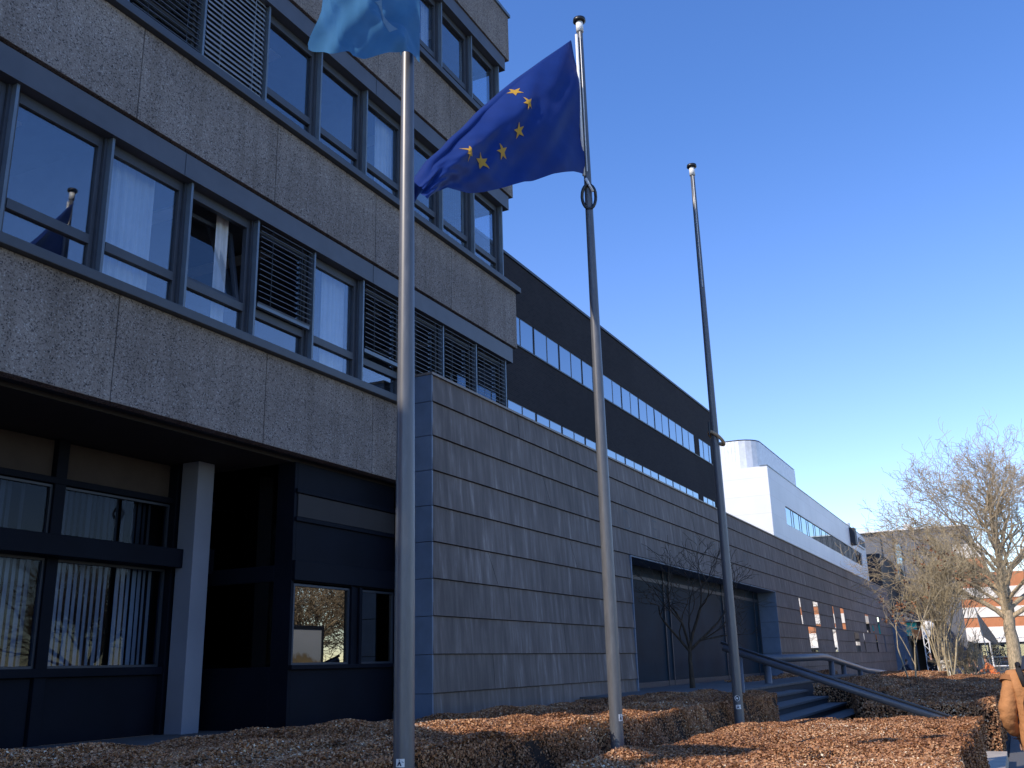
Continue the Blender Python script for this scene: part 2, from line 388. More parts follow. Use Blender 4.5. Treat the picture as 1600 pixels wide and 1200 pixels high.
# ------------------------------------------------------------------ office tower
XR, XL = 17.42, 4.9
def tower():
    t = thing('office_building', 'tall office block with pebbled concrete bands and blue-grey window rows', 'building', 11, 12, -.76)
    pitchz = 3.53
    mull = [17.02 - 1.26 * k for k in range(10)][::-1]        # 5.68 .. 17.02
    # concrete bands
    for k in range(4):
        z0 = 2.90 + pitchz * k if k < 3 else 13.47; z1 = z0 + 1.26 if k < 3 else 14.66
        p = MB(); x = XR; gap = .012
        edges = [XR, 17.12] if k < 3 else [XR, 17.12]
        joints = [14.66, 12.16, 9.66, 7.16]
        xs = [XR] + joints + [XL]
        for a, b_ in zip(xs[:-1], xs[1:]):
            p.box(b_ + gap / 2, a - gap / 2, 8.50, 8.66, z0, z1)
        p.box(XL + .02, XR - .02, 8.6602, 8.80, z0 + .01, z1 - .01, 1)
        ys = [8.672, 11.2, 13.7, 16.2, 18.7]
        for a, b_ in zip(ys[:-1], ys[1:]):
            p.box(XR - .16, XR, a + gap / 2, b_ - gap / 2, z0, z1)
            p.box(XL, XL + .16, a + gap / 2, b_ - gap / 2, z0, z1)
        p.build('concrete_band', [M['agg'], M['alu_dk']], t, bevel=.006)
    # roof edge
    p = MB(); p.box(XL - .03, XR + .04, 8.46, 8.70, 14.66, 14.74); p.box(XR - .2, XR + .04, 8.7, 18.7, 14.66, 14.74)
    p.box(XL, XR - .2, 8.7, 18.7, 14.3, 14.5)
    p.build('roof', M['alu_lt'], t)
    # floors and rooms
    p = MB()
    p.box(XL + .1, XR - .2, 8.82, 18.6, 2.92, 4.05)
    for k in range(1, 3): p.box(XL + .1, XR - .2, 8.82, 18.6, 2.62 + pitchz * k + .03, 4.05 + pitchz * k)
    p.box(XL + .1, XR - .2, 8.82, 18.6, 13.25, 14.2)
    p.build('floor_slab', M['ceil'], t)
    p = MB()
    for k in range(3):
        z0 = 4.06 + pitchz * k; z1 = 6.14 + pitchz * k
        p.box(XL + .2, 15.7, 12.4, 12.5, z0, z1)
        for xx in ((7.05, 7.13), (12.1, 12.18)): p.box(xx[0], xx[1], 8.98, 12.39, z0, z1)
        p.box(XL + .05, XL + .15, 8.85, 18.6, z0, z1)
    p.build('partition', M['room'], t)
    for k in range(3):
        zc = 6.12 + pitchz * k
        for (a, b_) in ((6.0, 6.25), (8.6, 8.85), (10.3, 10.55), (13.3, 13.55), (15.2, 15.45)):
            p = MB(); p.box(a, b_, 9.3, 11.4, zc - .03, zc); p.build('ceiling_light', M['lamp'], t)
    # sills and lintels
    for k in range(3):
        zb = pitchz * k
        p = MB(); p.box(XL - .03, XR + .06, 8.40, 8.72, 4.162 + zb, 4.28 + zb)
        p.box(XR - .22, XR + .06, 8.72, 18.72, 4.162 + zb, 4.28 + zb)
        p.build('window_sill', M['alu'], t, bevel=.008)
        p = MB(); p.box(XL + .12, XR - .16, 8.535, 8.74, 6.075 + zb, 6.395 + zb)
        p.box(XR - .34, XR - .16, 8.74, 18.6, 6.075 + zb, 6.395 + zb)
        for xj in (12.16, 8.0): p.box(xj, xj + .008, 8.530, 8.535, 6.08 + zb, 6.39 + zb, 1)
        p.build('lintel', [M['lintel'], M['alu_dk']], t, bevel=.006)
        for i, xm in enumerate(mull):
            p = MB(); p.box(xm - .055, xm + .055, 8.665, 8.80, 4.281 + zb, 6.074 + zb)
            p.box(xm - .018, xm + .018, 8.585, 8.664, 4.285 + zb, 6.072 + zb, 1)
            p.build('mullion', [M['alu'], M['alu_lt']], t)
        # windows
        xs = [mull[0] - 1.26] + mull
        for i in range(10):
            x0, x1 = xs[i] + .056, xs[i + 1] - .056
            if i == 0: x0 = XL + .13
            fr = MB(); zt = 6.073 + zb; zl = 4.282 + zb; tr = 4.70 + zb
            fw = .055
            tilt = (k == 0 and i == 3)
            fr.box(x0, x0 + fw, 8.70, 8.775, zl, zt); fr.box(x1 - fw, x1, 8.70, 8.775, zl, zt)
            fr.box(x0 + fw, x1 - fw, 8.70, 8.775, zt - .13, zt); fr.box(x0 + fw, x1 - fw, 8.70, 8.775, zl, zl + .045)
            fr.box(x0 + fw, x1 - fw, 8.69, 8.775, tr, tr + .115)
            wo = fr.build('window', M['alu'], t, bevel=.004)
            pa = MB()
            pa.box(x0 + fw, x1 - fw, 8.735, 8.741, zl + .045, tr)
            if not tilt: pa.box(x0 + fw, x1 - fw, 8.735, 8.741, tr + .115, zt - .13)
            pa.build('pane', M['glass'], wo)
            if tilt:
                # inward tilted sash: hinged at the bottom
                a = radians(11); h = zt - .13 - tr - .115 - .02; zs = tr + .125
                def P(x, dy, s): return (x, 8.75 + dy + s * sin(a), zs + s * cos(a))
                sa = MB()
                def bar(xa, xb, sa_, sb_):
                    sa.hexa([P(xa, 0, sa_), P(xb, 0, sa_), P(xb, .06, sa_), P(xa, .06, sa_), P(xa, 0, sb_), P(xb, 0, sb_), P(xb, .06, sb_), P(xa, .06, sb_)])
                X0, X1 = x0 + fw + .005, x1 - fw - .005
                bar(X0, X0 + .06, 0, h); bar(X1 - .06, X1, 0, h); bar(X0 + .06, X1 - .06, 0, .06); bar(X0 + .06, X1 - .06, h - .06, h)
                so_ = sa.build('tilted_sash', M['alu'], wo)
                pg = MB(); pg.face([P(X0 + .06, .03, .06), P(X1 - .06, .03, .06), P(X1 - .06, .03, h - .06), P(X0 + .06, .03, h - .06)])
                # pane of the tilted sash stays under the window
                pg.build('pane', M['glass'], wo)
            # blinds outside the glass
            bl = {0: {4: (.67, 'slat_dk'), 6: (.64, 'slat_dk'), 7: (1, 'slat_dk'), 8: (1, 'slat_dk'), 9: (1, 'slat_dk')}, 1: {2: (1, 'slat_dk'), 3: (1, 'slat_lt')}, 2: {1: (.8, 'slat_dk')}}[k].get(i)
            if bl:
                sb = MB(); zz = zt - .03; zend = zt - (zt - zl) * bl[0] + .02; pit = .082
                lt = bl[1] == 'slat_lt'
                while zz > zend:
                    a = radians(62 if lt else 30); hw = .038
                    for (y_, s_) in ((0, 0),):
                        dy, dz = hw * cos(a), hw * sin(a)
                        sb.hexa([(x0 + .01, 8.625 - dy, zz - dz), (x1 - .01, 8.625 - dy, zz - dz), (x1 - .01, 8.625 + dy, zz + dz), (x0 + .01, 8.625 + dy, zz + dz),
                                 (x0 + .01, 8.625 - dy, zz - dz + .004), (x1 - .01, 8.625 - dy, zz - dz + .004), (x1 - .01, 8.625 + dy, zz + dz + .004), (x0 + .01, 8.625 + dy, zz + dz + .004)], 0)
                        if not lt:   # bright nose of each slat
                            sb.box(x0 + .01, x1 - .01, 8.625 - dy - .006, 8.625 - dy - .001, zz - dz - .001, zz - dz + .007, 1)
                    zz -= pit
                if bl[0] < 1: sb.box(x0 + .01, x1 - .01, 8.60, 8.65, zend - .075, zend - .015, 2)
                for xc in (x0 + .25, x1 - .25): sb.box(xc, xc + .006, 8.583, 8.587, zend - .02, zt, 0)
                sb.build('venetian_blind', [M[bl[1]], M['slat'], M['alu_lt']], wo)
            # curtains inside
            cu = {0: {2: (.18, .74), 3: (.62, .8), 5: (.45, .97), 1: None, 6: (.1, .2), 4: (.0, .12)}, 1: {4: (.0, .22), 8: (.1, .9), 6: (.55, 1.0), 9: (0, .3)}, 2: {9: (0, .3), 7: (.8, 1.0)}}[k].get(i)
            if cu:
                c = MB(); ca, cb = x0 + (x1 - x0) * cu[0], x0 + (x1 - x0) * cu[1]
                n = max(6, int((cb - ca) / .022)); y0 = 8.90
                if k == 1 and i == 8:      # vertical strips
                    xx = ca
                    while xx < cb:
                        c.face([(xx, y0, zl), (xx + .05, y0 + .03, zl), (xx + .05, y0 + .03, zt), (xx, y0, zt)]); xx += .072
                else:
                    for q in range(n):
                        xa, xb = ca + (cb - ca) * q / n, ca + (cb - ca) * (q + 1) / n
                        ya, yb = y0 + .022 * sin(q * 1.25) + .01 * sin(q * .4), y0 + .022 * sin((q + 1) * 1.25) + .01 * sin((q + 1) * .4)
                        c.face([(xa, ya, zl), (xb, yb, zl), (xb, yb, zt), (xa, ya, zt)])
                c.build('curtain', M['curtain'], wo)
        # glazing of the gable end
        p = MB(); g_ = MB()
        y = 8.74
        while y < 18:
            y2 = y + 1.26
            p.box(XR - .34, XR - .24, y - .04, y + .04, 4.281 + zb, 6.074 + zb)
            g_.box(XR - .30, XR - .295, y + .045, y2 - .045, 4.3 + zb, 6.06 + zb)
            p.box(XR - .33, XR - .25, y + .041, y2 - .041, 4.70 + zb, 4.79 + zb)
            y = y2
        p.build('gable_mullion', M['alu'], t); g_.build('gable_glazing', M['glass'], t)
    # ---- recessed ground floor
    p = MB(); p.box(XL + .05, XR - .02, 8.81, 18.7, 2.86, 2.915)
    p.build('soffit', M['soffit'], t)
    p = MB(); p.box(9.88, 10.19, 9.83, 10.14, -.76, 2.859)
    p.build('column', M['col_paint'], t, bevel=.01)
    p = MB()
    for (a, b_) in ((4.2, 7.93), (8.13, 9.86)):
        p.box(a, b_, 10.30, 10.42, -.76, -.005)         # lower navy panels
    p.box(7.95, 8.11, 10.26, 10.42, -.76, 2.86)
    p.box(4.2, 9.86, 10.22, 10.42, 0, .10); p.box(4.2, 9.87, 10.0, 10.299, 1.39, 1.64)
    p.box(4.2, 9.86, 10.25, 10.42, 2.29, 2.37); p.box(9.865, 10.02, 10.2, 10.42, -.76, 2.86)
    p.box(10.2, 12.34, 10.30, 10.42, -.76, .08); p.box(12.34, 17.4, 10.32, 10.42, -.76, 2.86)
    p.box(10.2, 12.33, 10.2, 10.42, 1.375, 1.72)
    p.box(10.2, 12.33, 10.25, 10.42, 2.35, 2.42)
    p.box(11.6, 11.68, 10.26, 10.42, .08, 1.37)
    p.build('ground_floor_wall', M['navy'], t, bevel=.006)
    q = .8466
    p = MB(); X = lambda v_: v_ * q
    p.box(X(12.66) + .0, 13.18, 8.76, 8.86, -.76, X(.05)); p.box(X(12.66), 13.18, 8.76, 8.86, X(1.40), 2.86)
    p.box(X(14.21), X(14.50), 8.76, 8.86, X(.05), X(1.40)); p.box(X(14.19), X(14.27), 8.72, 8.759, X(.05), X(1.40)); p.box(X(14.43), X(14.51), 8.72, 8.759, X(.05), X(1.40))
    p.box(X(12.66) - .06, 13.18, 8.70, 8.7599, X(.02), X(.09)); p.box(X(12.66) - .06, X(12.66), 8.7599, 9.07, -.76, 2.86); p.box(X(12.66) - .07, X(12.66), 9.0701, 10.3, 1.2, 1.42); p.box(X(12.66) - .07, X(12.66), 9.0701, 10.3, -.76, .06)
    p.box(X(12.66) - .06, 13.18, 8.70, 8.7595, X(1.42), X(1.74)); p.box(X(12.66) - .04, 13.18, 8.72, 8.7595, 2.02, 2.08); p.box(X(12.66) - .04, 13.18, 8.72, 8.7595, 2.42, 2.48)
    p.build('bay_wall', M['navy'], t, bevel=.006)
    p = MB(); p.box(X(12.66) + .01, 13.17, 8.745, 8.758, 2.09, 2.41); p.build('bay_glazing', M['soffit'], t)
    p = MB(); p.box(X(12.66) - .05, X(12.66) - .02, 9.071, 10.3, .061, 1.199); p.box(X(12.66) - .05, X(12.66) - .02, 9.071, 10.3, 1.421, 2.86); p.build('bay_glazing', M['glass_dark'], t)
    p = MB()
    p.box(4.2, 7.94, 10.34, 10.40, 2.38, 2.84); p.box(8.12, 9.85, 10.34, 10.40, 2.38, 2.84); p.box(10.2, 12.33, 10.34, 10.4, 2.43, 2.84)
    p.build('transom_panel', M['transom'], t)
    for (a, b_, z0, z1, mt_) in ((4.2, 7.95, .10, 1.385, 'glass_dim'), (8.11, 9.85, .10, 1.385, 'glass_dim'), (4.2, 7.95, 1.65, 2.28, 'glass_dim'), (8.11, 9.85, 1.65, 2.28, 'glass_dim'),
                              (10.2, 11.6, .08, 1.37, 'glass_dark'), (11.68, 12.34, .08, 1.37, 'glass_dark'), (10.2, 12.33, 1.73, 2.34, 'glass_dark'),
                              (12.66 * q, 14.19 * q, .09 * q, 1.37 * q, 'mirror'), (14.52 * q, 13.18, .09 * q, 1.37 * q, 'mirror')):
        fr = MB(); e = .03; D = -1.54 if mt_ == 'mirror' else 0
        fr.box(a, a + e, 10.30 + D, 10.36 + D, z0, z1); fr.box(b_ - e, b_, 10.30 + D, 10.36 + D, z0, z1)
        fr.box(a + e, b_ - e, 10.30 + D, 10.36 + D, z1 - e, z1); fr.box(a + e, b_ - e, 10.30 + D, 10.36 + D, z0, z0 + e)
        wo = fr.build('window', M['alu_dk'], t)
        pa = MB(); pa.box(a + e, b_ - e, 10.33 + D, 10.336 + D, z0 + e, z1 - e); pa.build('pane', M[mt_], wo)
        if mt_ == 'glass_dim':
            s_ = MB(); xx = a + .04
            while xx < b_ - .12:
                if random.random() < .93:
                    tw = random.uniform(.01, .04); s_.face([(xx, 10.46, z0), (xx + .078, 10.46 + tw, z0), (xx + .078, 10.46 + tw, z1), (xx, 10.46, z1)])
                xx += .092
            s_.build('vertical_blind', M['curtain'] if z0 < 1 else M['slat'], wo)
    p = MB(); p.box(4.2, 17.4, 12.6, 12.7, -.7, 2.8); p.box(4.2, 17.4, 10.43, 12.59, -.75, -.70)
    p.build('ground_floor_room', M['soffit'], t)
    return t
tower()

# ------------------------------------------------------------------ metal clad wall
def slant(k): return .0
def clad_wall():
    YW = 8.05
    t = thing('clad_wall', 'long low wall clad in streaked grey-brown metal boards with an engraved name', 'wall', 46, YW + .3, -1.6)
    X0, X1 = 13.2, 78.8; OX0, OX1 = 22.4, 38.7
    cz = [4.70] + [4.235 - .578 * i for i in range(11)]          # course boundaries
    cz = [z for z in cz if z > -1.6] + [-1.64]
    p = MB(); rs = random.Random(3)
    for i in range(len(cz) - 1):
        zt, zb = cz[i], cz[i + 1]
        spans = [(X0, X1)]
        if zb < 2.45: spans = [(X0, OX0), (OX1, X1)]
        for (a, b_) in spans:
            zz = max(zb, -1.64)
            # joints divide the course into boards
            js = [a]; x = a + rs.uniform(1.6, 8.5)
            while x < b_ - 1.2: js.append(x); x += rs.uniform(4.5, 9.5) if x < 34 else rs.uniform(2.2, 4.4)
            js.append(b_)
            for q in range(len(js) - 1):
                sl_a = 0 if q == 0 else rs.choice((.0, .0, .28)) if False else 0
                ja, jb = js[q], js[q + 1]
                s0 = 0 if q == 0 else ((int(ja * 10) % 2) * .30); s1 = 0 if q == len(js) - 2 else ((int(jb * 10) % 2) * .30)
                yt, yb = YW + .012, YW - .022            # board leans out at its foot: lap shadow
                gp = .006
                p.hexa([(ja + gp + s0, yb, zz + .012), (jb - gp + s1, yb, zz + .012), (jb - gp + s1, YW + .08, zz + .012), (ja + gp + s0, YW + .08, zz + .012),
                        (ja + gp, yt, zt), (jb - gp, yt, zt), (jb - gp, YW + .08, zt), (ja + gp, YW + .08, zt)])
    p.build('cladding', M['zinc'], t)
    # core
    p = MB(); p.box(X0 + .02, OX0 - .03, YW + .082, 8.46, -1.64, 4.66); p.box(OX1 + .03, X1 - .02, YW + .082, 8.46, -1.64, 4.66); p.box(OX0 - .03, OX1 + .03, YW + .082, 8.46, 2.515, 4.66)
    p.build('wall_core', M['soffit'], t)
    p = MB(); p.box(X0 - .03, X1 + .03, YW - .03, 8.49, 4.70, 4.74); p.build('coping', M['coping'], t)
    # end face panels
    p = MB()
    for i in range(len(cz) - 1):
        p.box(X0 - .02, X0 + .018, YW - .01, 8.485, cz[i + 1] + .005, cz[i] - .005)
        p.box(X1 - .018, X1 + .02, YW - .01, 8.485, cz[i + 1] + .005, cz[i] - .005)
        if cz[i] < 2.6:
            p.box(OX1 - .02, OX1 + .028, YW - .012, 8.72, max(cz[i + 1], -1.6) + .005, cz[i] - .005)
            p.box(OX0 - .035, OX0 + .02, YW - .03, 8.72, max(cz[i + 1], -1.6) + .005, cz[i] - .005)
    p.box(OX0 + .021, OX1 - .021, YW + .0, 8.72, 2.47, 2.505)
    p.build('end_panel', M['zinc_end'], t)
    # engraved letters, one course high
    def strokes(ch):
        S = {'D': [[(0, 0), (0, 1)], [(0, 1), (.35, .98), (.62, .82), (.7, .5), (.62, .18), (.35, .02), (0, 0)]],
             'E': [[(.6, 1), (0, 1), (0, 0), (.6, 0)], [(0, .52), (.5, .52)]],
             'S': [[(.6, .85), (.42, .98), (.18, .98), (.03, .8), (.12, .6), (.48, .42), (.6, .2), (.42, .02), (.18, .02), (0, .17)]],
             'P': [[(0, 0), (0, 1), (.4, 1), (.6, .86), (.6, .64), (.4, .5), (0, .5)]],
             'I': [[(0.1, 0), (0.1, 1)]], 'L': [[(0, 1), (0, 0), (.55, 0)]],
             'G': [[(.62, .85), (.42, .98), (.2, .96), (.03, .75), (0, .5), (.03, .25), (.2, .03), (.45, .02), (.64, .15), (.64, .46), (.38, .46)]]}
        return S[ch]
    for ch, x in zip('DESPIEGEL', (22.15, 24.25, 28.0, 30.05, 32.2, 34.1, 36.15, 38.3, 40.3)):
        p = MB(); zb, h = 3.115, .44
        for poly in strokes(ch):
            for a, b_ in zip(poly[:-1], poly[1:]):
                ax, az, bx_, bz_ = x + a[0] * .62, zb + a[1] * h, x + b_[0] * .62, zb + b_[1] * h
                dx, dz = bx_ - ax, bz_ - az; L = sqrt(dx * dx + dz * dz) or 1; nx, nz = -dz / L * .016, dx / L * .016
                def yy(z): return YW - .022 + (z - 3.08) / .578 * .034 - .004
                p.face([(ax - nx, yy(az - nz), az - nz), (bx_ - nx, yy(bz_ - nz), bz_ - nz), (bx_ + nx, yy(bz_ + nz), bz_ + nz), (ax + nx, yy(az + nz), az + nz)])
        p.build('letter', M['alu_dk'], t)
    # slit windows that follow the courses
    W = [(46.5, 1.2, 0, 1), (54.4, 1.1, 0, 1), (64.0, 1.5, 0, 1), (70.0, .8, 0, 1), (43.2, .25, 0, 1), (51.9, .25, 0, 1), (44.7, 1.8, 1, 0), (51.2, .95, 1, 0), (58.6, 1.7, 1, 0), (68.0, .55, 1, 0), (62.3, .22, 1, 0), (72.6, .3, 1, 0), (67.0, .45, 0, 0)]
    for (x, wd, row, up) in W:
        zt, zb = (2.49, 1.35) if row == 0 else (1.33, .20)
        if (x, row) == (67.0, 0): zt, zb = 1.9, 1.35
        zt -= .04; zb += .03
        q = .25
        p = MB(); y0 = YW - .026
        p.hexa([(x + q, y0, zb), (x + wd + q, y0, zb), (x + wd + q, y0 + .03, zb), (x + q, y0 + .03, zb), (x, y0, zt), (x + wd, y0, zt), (x + wd, y0 + .03, zt), (x, y0 + .03, zt)])
        p.build('slit_window', M['mirror_w'], t)
    # recessed entrance glazing
    p = MB()
    for x in (22.43, 26.9, 27.4, 33.3, 37.9): p.box(x, x + .06, 8.72, 8.80, -.66, 2.5)
    p.box(38.6, 38.79, 8.722, 8.80, -.66, 2.5); p.box(38.73, 38.79, 8.462, 8.7215, -1.6, 2.5); p.box(38.735, 38.79, 8.3, 8.4615, -1.6, 2.5)
    p.box(22.49, 38.6, 8.73, 8.80, -.66, -.52); p.box(22.49, 38.6, 8.735, 8.80, 2.1, 2.2)
    p.build('glazing_frame', M['alu_dk'], t)
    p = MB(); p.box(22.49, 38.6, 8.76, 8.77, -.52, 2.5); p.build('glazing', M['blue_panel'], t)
M['mirror_w'] = mk_glass('slit_window_glass', .85, (.1, .1, .1), gcol=(.95, .95, .95))
M['screen'] = plain('blue_screen', (.16, .24, .36), .8)
clad_wall()

# ------------------------------------------------------------------ dark brick building
def ribbon(t, y, x0, x1, z0, z1, n_list, mat_frame, glass, depth=.16, MB=MB):
    for (a, b_) in n_list:
        fr = MB(); e = .03 if depth < .3 else .05
        fr.box(a, a + e, y + .005, y + depth - .01, z0, z1); fr.box(b_ - e, b_, y + .005, y + depth - .01, z0, z1)
        fr.box(a + e, b_ - e, y + .005, y + depth - .01, z1 - e, z1); fr.box(a + e, b_ - e, y + .005, y + depth - .01, z0, z0 + e)
        o = fr.build('window', mat_frame, t)
        p = MB(); p.box(a + e, b_ - e, y + depth - .04, y + depth - .034, z0 + e, z1 - e); p.build('pane', glass, o)
def wall_with_bands(name, y, th, x0, x1, z0, z1, openings, mat, t, extra=None):
    """front wall with rectangular openings (xa, xb, za, zb) given in bands"""
    p = (MBF if name == "far" else MB)(); zs = sorted({z0, z1, *[o[2] for o in openings], *[o[3] for o in openings]})
    for za, zb in zip(zs[:-1], zs[1:]):
        cut = sorted([(o[0], o[1]) for o in openings if o[2] <= za + 1e-6 and o[3] >= zb - 1e-6])
        x = x0
        for a, b_ in cut:
            if a > x: p.box(x, a, y, y + th, za, zb)
            x = b_
        if x < x1: p.box(x, x1, y, y + th, za, zb)
    return p
def dark_building():
    t = thing('brick_building', 'long black brick building with two ribbon window rows above the clad wall', 'building', 34, 16, -.8)
    Y = 13; x0, x1 = 17.8, 50.2; f = 13 / 15
    op = [(x0 + .5, 46.8, 9.98, 10.98), (47.6, 49.9, 9.98, 10.98), (x0 + .5, 46.8, 6.99, 7.98), (47.6, 49.9, 6.99, 7.98)]
    p = wall_with_bands('w', Y, .4, x0, x1, -.8, 12.87, op, None, t)
    p.box(x0, x1, 19.2, 19.5, -.8, 12.8); p.box(x1 - .3, x1 - .001, Y + .41, 19.19, -.8, 12.8); p.box(x0, x0 + .3, Y + .41, 19.19, -.8, 12.8)
    p.build('wall', M['brick_dk'], t)
    p = MB(); p.box(x0 - .04, x1 + .04, Y - .05, 19.6, 12.88, 12.97); p.build('roof', M['alu_dk'], t)
    p = MB(); p.box(x0 + .4, x1 - .35, Y + 1.4, Y + 1.5, -.7, 12.7); p.build('inner_wall', M['room'], t)
    for (za, zb) in ((9.98, 10.98), (6.99, 7.98)):
        L = []; x = 46.8
        while x > x0 + 1.5:
            L.append((x - .99, x)); L.append((x - 2.02, x - 1.0)); x -= 2.1
        L = [l for l in L if l[0] > 22]
        ribbon(t, Y + .01, 0, 0, za, zb, L, M['alu_dk'], M['sky_glass'], .05)
        ribbon(t, Y + .01, 0, 0, za, zb, [(47.65, 48.38), (48.42, 49.4), (49.44, 49.85)], M['alu_dk'], M['sky_glass'], .05)
        p = MB(); p.box(x0 + .5, 49.9, Y - .04, Y + .05, za - .05, za - .002); p.build('window_sill', M['alu_dk'], t)
    # things on the wall near the corner
dark_building()

def white_building():
    t = thing('white_building', 'white panelled building with one long recessed window strip and rooftop box', 'building', 87, 20, -1.6)
    Y = 12; x0, x1 = 59.0, 102.5
    op = [(63.4, 99.0, 8.25, 9.45)]
    p = wall_with_bands('far', Y, .45, x0, x1, -1.6, 11.35, op, None, t)
    p.box(x0, x0 + .4, Y + .451, 26, -1.6, 11.35); p.box(x1 - .4, x1, Y + .451, 26, -1.6, 11.35); p.box(x0 + .41, x1 - .41, Y + .46, 26, 10.9, 11.0)
    p.box(x0 + .41, x1 - .41, 13.4, 13.5, -1.5, 10.9)
    p.build('wall', M['white'], t)
    p = MBF(); p.box(x0 - .03, x1 + .03, Y - .03, Y + .46, 11.352, 11.41); p.build('roof_edge', M['alu_lt'], t)
    L = []; x = 63.45
    for i in range(13):
        L.append((x, x + 1.95)); L.append((x + 1.98, x + 2.68)); x += 2.72
    ribbon(t, Y + .05, 0, 0, 8.27, 9.43, L, M['alu_dk'], M['sky_glass'], .06, MBF)
    # corrugated plant room with rounded corner
    n = 26; r = 1.3; cx, cy = 60.6 + r, 12.9 + r
    path = [(60.6, 25.0)] + [(cx - r * cos(a), cy - r * sin(a)) for a in [pi / 2 * i / 10 for i in range(11)]] + [(73.3, 12.9)]
    pts = []
    for (a, b_) in zip(path[:-1], path[1:]):
        L_ = sqrt((b_[0] - a[0]) ** 2 + (b_[1] - a[1]) ** 2); k = max(1, int(L_ / .11))
        for i in range(k):
            f = i / k; nx, ny = (b_[1] - a[1]) / L_, -(b_[0] - a[0]) / L_
            d = .018 if (len(pts) // 1) % 2 else 0
            pts.append((a[0] + (b_[0] - a[0]) * f + nx * d, a[1] + (b_[1] - a[1]) * f + ny * d))
    pts += [(73.3, 12.9), (73.3, 25.0)]
    q = MBF()
    for a, b_ in zip(pts[:-1], pts[1:]): q.face([(*a, 11.0), (*b_, 11.0), (*b_, 13.45), (*a, 13.45)])
    q.face([(*a, 13.45) for a in pts]); q.face([(*a, 13.53) for a in pts])
    q.build('plant_room', M['corr'], t)
    p = MBF()
    p.box(92.2, 93.4, 11.55, 11.998, 9.7, 11.2); p.build('projecting_sign', M['black_cl'], t)
    p = MBF(); p.tube([(94.5, 12.6, 10.9), (94.5, 12.6, 11.9)], .45, 14); p.build('vent_pipe', M['whitep'], t)
    p = MBF(); p.box(96.3, 101.2, 11.85, 11.998, 10.0, 10.9)
    for x in (96.6, 97.8, 99.0, 100.1):
        p.box(x, x + .75, 11.8, 11.849, 10.15, 10.75, 1)
    p.build('louvred_sign', [M['corr'], M['alu']], t)
white_building()

def far_buildings():
    t = thing('black_building', 'black cube-shaped building just beyond the end of the white one', 'building', 118, 18, -1.6)
    p = MBF(); p.box(104, 118, 10.95, 24, -1.6, 9.75); p.build('wall', M['black_cl'], t)
    p = MBF(); p.box(103.95, 118.05, 10.9, 24, 9.75, 9.85); p.build('roof', M['alu_dk'], t)
    t = thing('grey_building', 'grey panelled building closing the street, with white roof line', 'building', 138, 10, -1.6)
    p = MBF(); p.box(120, 140, 2.95, 12.3, -1.6, 13.8); p.box(120.4, 140, 12.3, 20, -1.6, 13.8); p.build('wall', M['grey_cl'], t)
    p = MBF(); p.box(119.9, 140, 2.85, 20, 13.8, 13.95); p.build('roof_edge', M['whitep'], t)
    p = MBF(); p.box(119.9, 119.999, 12.2, 12.32, -1.6, 13.8); p.box(119.9, 119.999, 10.9, 11.0, -1.6, 13.8); p.build('joint_strip', M['alu_dk'], t)
    for (z0, z1, m_) in ((7.6, 12.3, 'sky_glass'), (4.7, 6.5, 'glass'), (1.6, 3.6, 'glass')):
        fr = MBF(); fr.box(119.85, 119.998, 10.15, 10.85, z0, z0 + .1); fr.box(119.85, 119.998, 10.15, 10.85, z1 - .1, z1)
        fr.box(119.85, 119.998, 10.15, 10.25, z0 + .1, z1 - .1); fr.box(119.85, 119.998, 10.75, 10.85, z0 + .1, z1 - .1)
        fr.box(119.85, 119.998, 10.25, 10.75, (z0 + z1) / 2, (z0 + z1) / 2 + .1)
        o = fr.build('window', M['alu_lt'], t); p = MBF(); p.box(119.9, 119.95, 10.251, 10.749, z0 + .1, z1 - .1); p.build('pane', M[m_], o)
    p = MBF(); p.box(121, 122, 9.0, 9.7, 13.96, 14.6); p.build('roof_unit', M['whitep'], t)
    p = MBF(); p.tube([(121, 10.4, 13.9), (121, 10.4, 15.1)], .05, 6); p.build('roof_post', M['whitep'], t)
    t = thing('shop_building', 'white building with orange brick stripes across the plaza behind the big tree', 'building', 96, -6, -1.6)
    bands = [(-1.6, .9, 'alu_dk'), (.9, 2.05, 'cream'), (2.05, 2.85, 'orange_brick'), (2.85, 3.68, 'cream'), (3.68, 4.4, 'orange_brick'), (4.4, 5.3, 'cream'), (5.3, 6.5, 'orange_brick')]
    mats = [M['alu_dk'], M['cream'], M['orange_brick']]; ix = {'alu_dk': 0, 'cream': 1, 'orange_brick': 2}
    p = MB()
    for z0, z1, m_ in bands:
        pr = .08 if m_ == 'cream' else 0
        p.box(92 - pr, 106, -40, 3.6, z0, z1, ix[m_])
    p.box(92, 106, 1.5, 3.6, 6.5, 7.8, 2); p.box(91.9, 106, 1.4, 3.65, 7.8, 9.0, 1)
    p.build('wall', mats, t)
    for i in range(9):
        y = 2.7 - i * 2.4
        fr = MB(); fr.box(91.85, 91.998, y - .1, y, -1.6, .7); fr.box(91.85, 91.998, y - 2.1, y - 2.0, -1.6, .7); fr.box(91.85, 91.998, y - 2.0, y - .1, .6, .7); fr.box(91.85, 91.998, y - 2.0, y - .1, -.4, -.33)
        o = fr.build('shop_window', M['alu_lt'], t)
        q = MB(); q.box(91.9, 91.93, y - 2.0, y - .1, -1.6, .6); q.build('pane', M['glass'], o)
    p = MB(); p.box(90.6, 91.84, -22, 3.2, .78, .95); p.build('canopy', M['whitep'], t)
far_buildings()

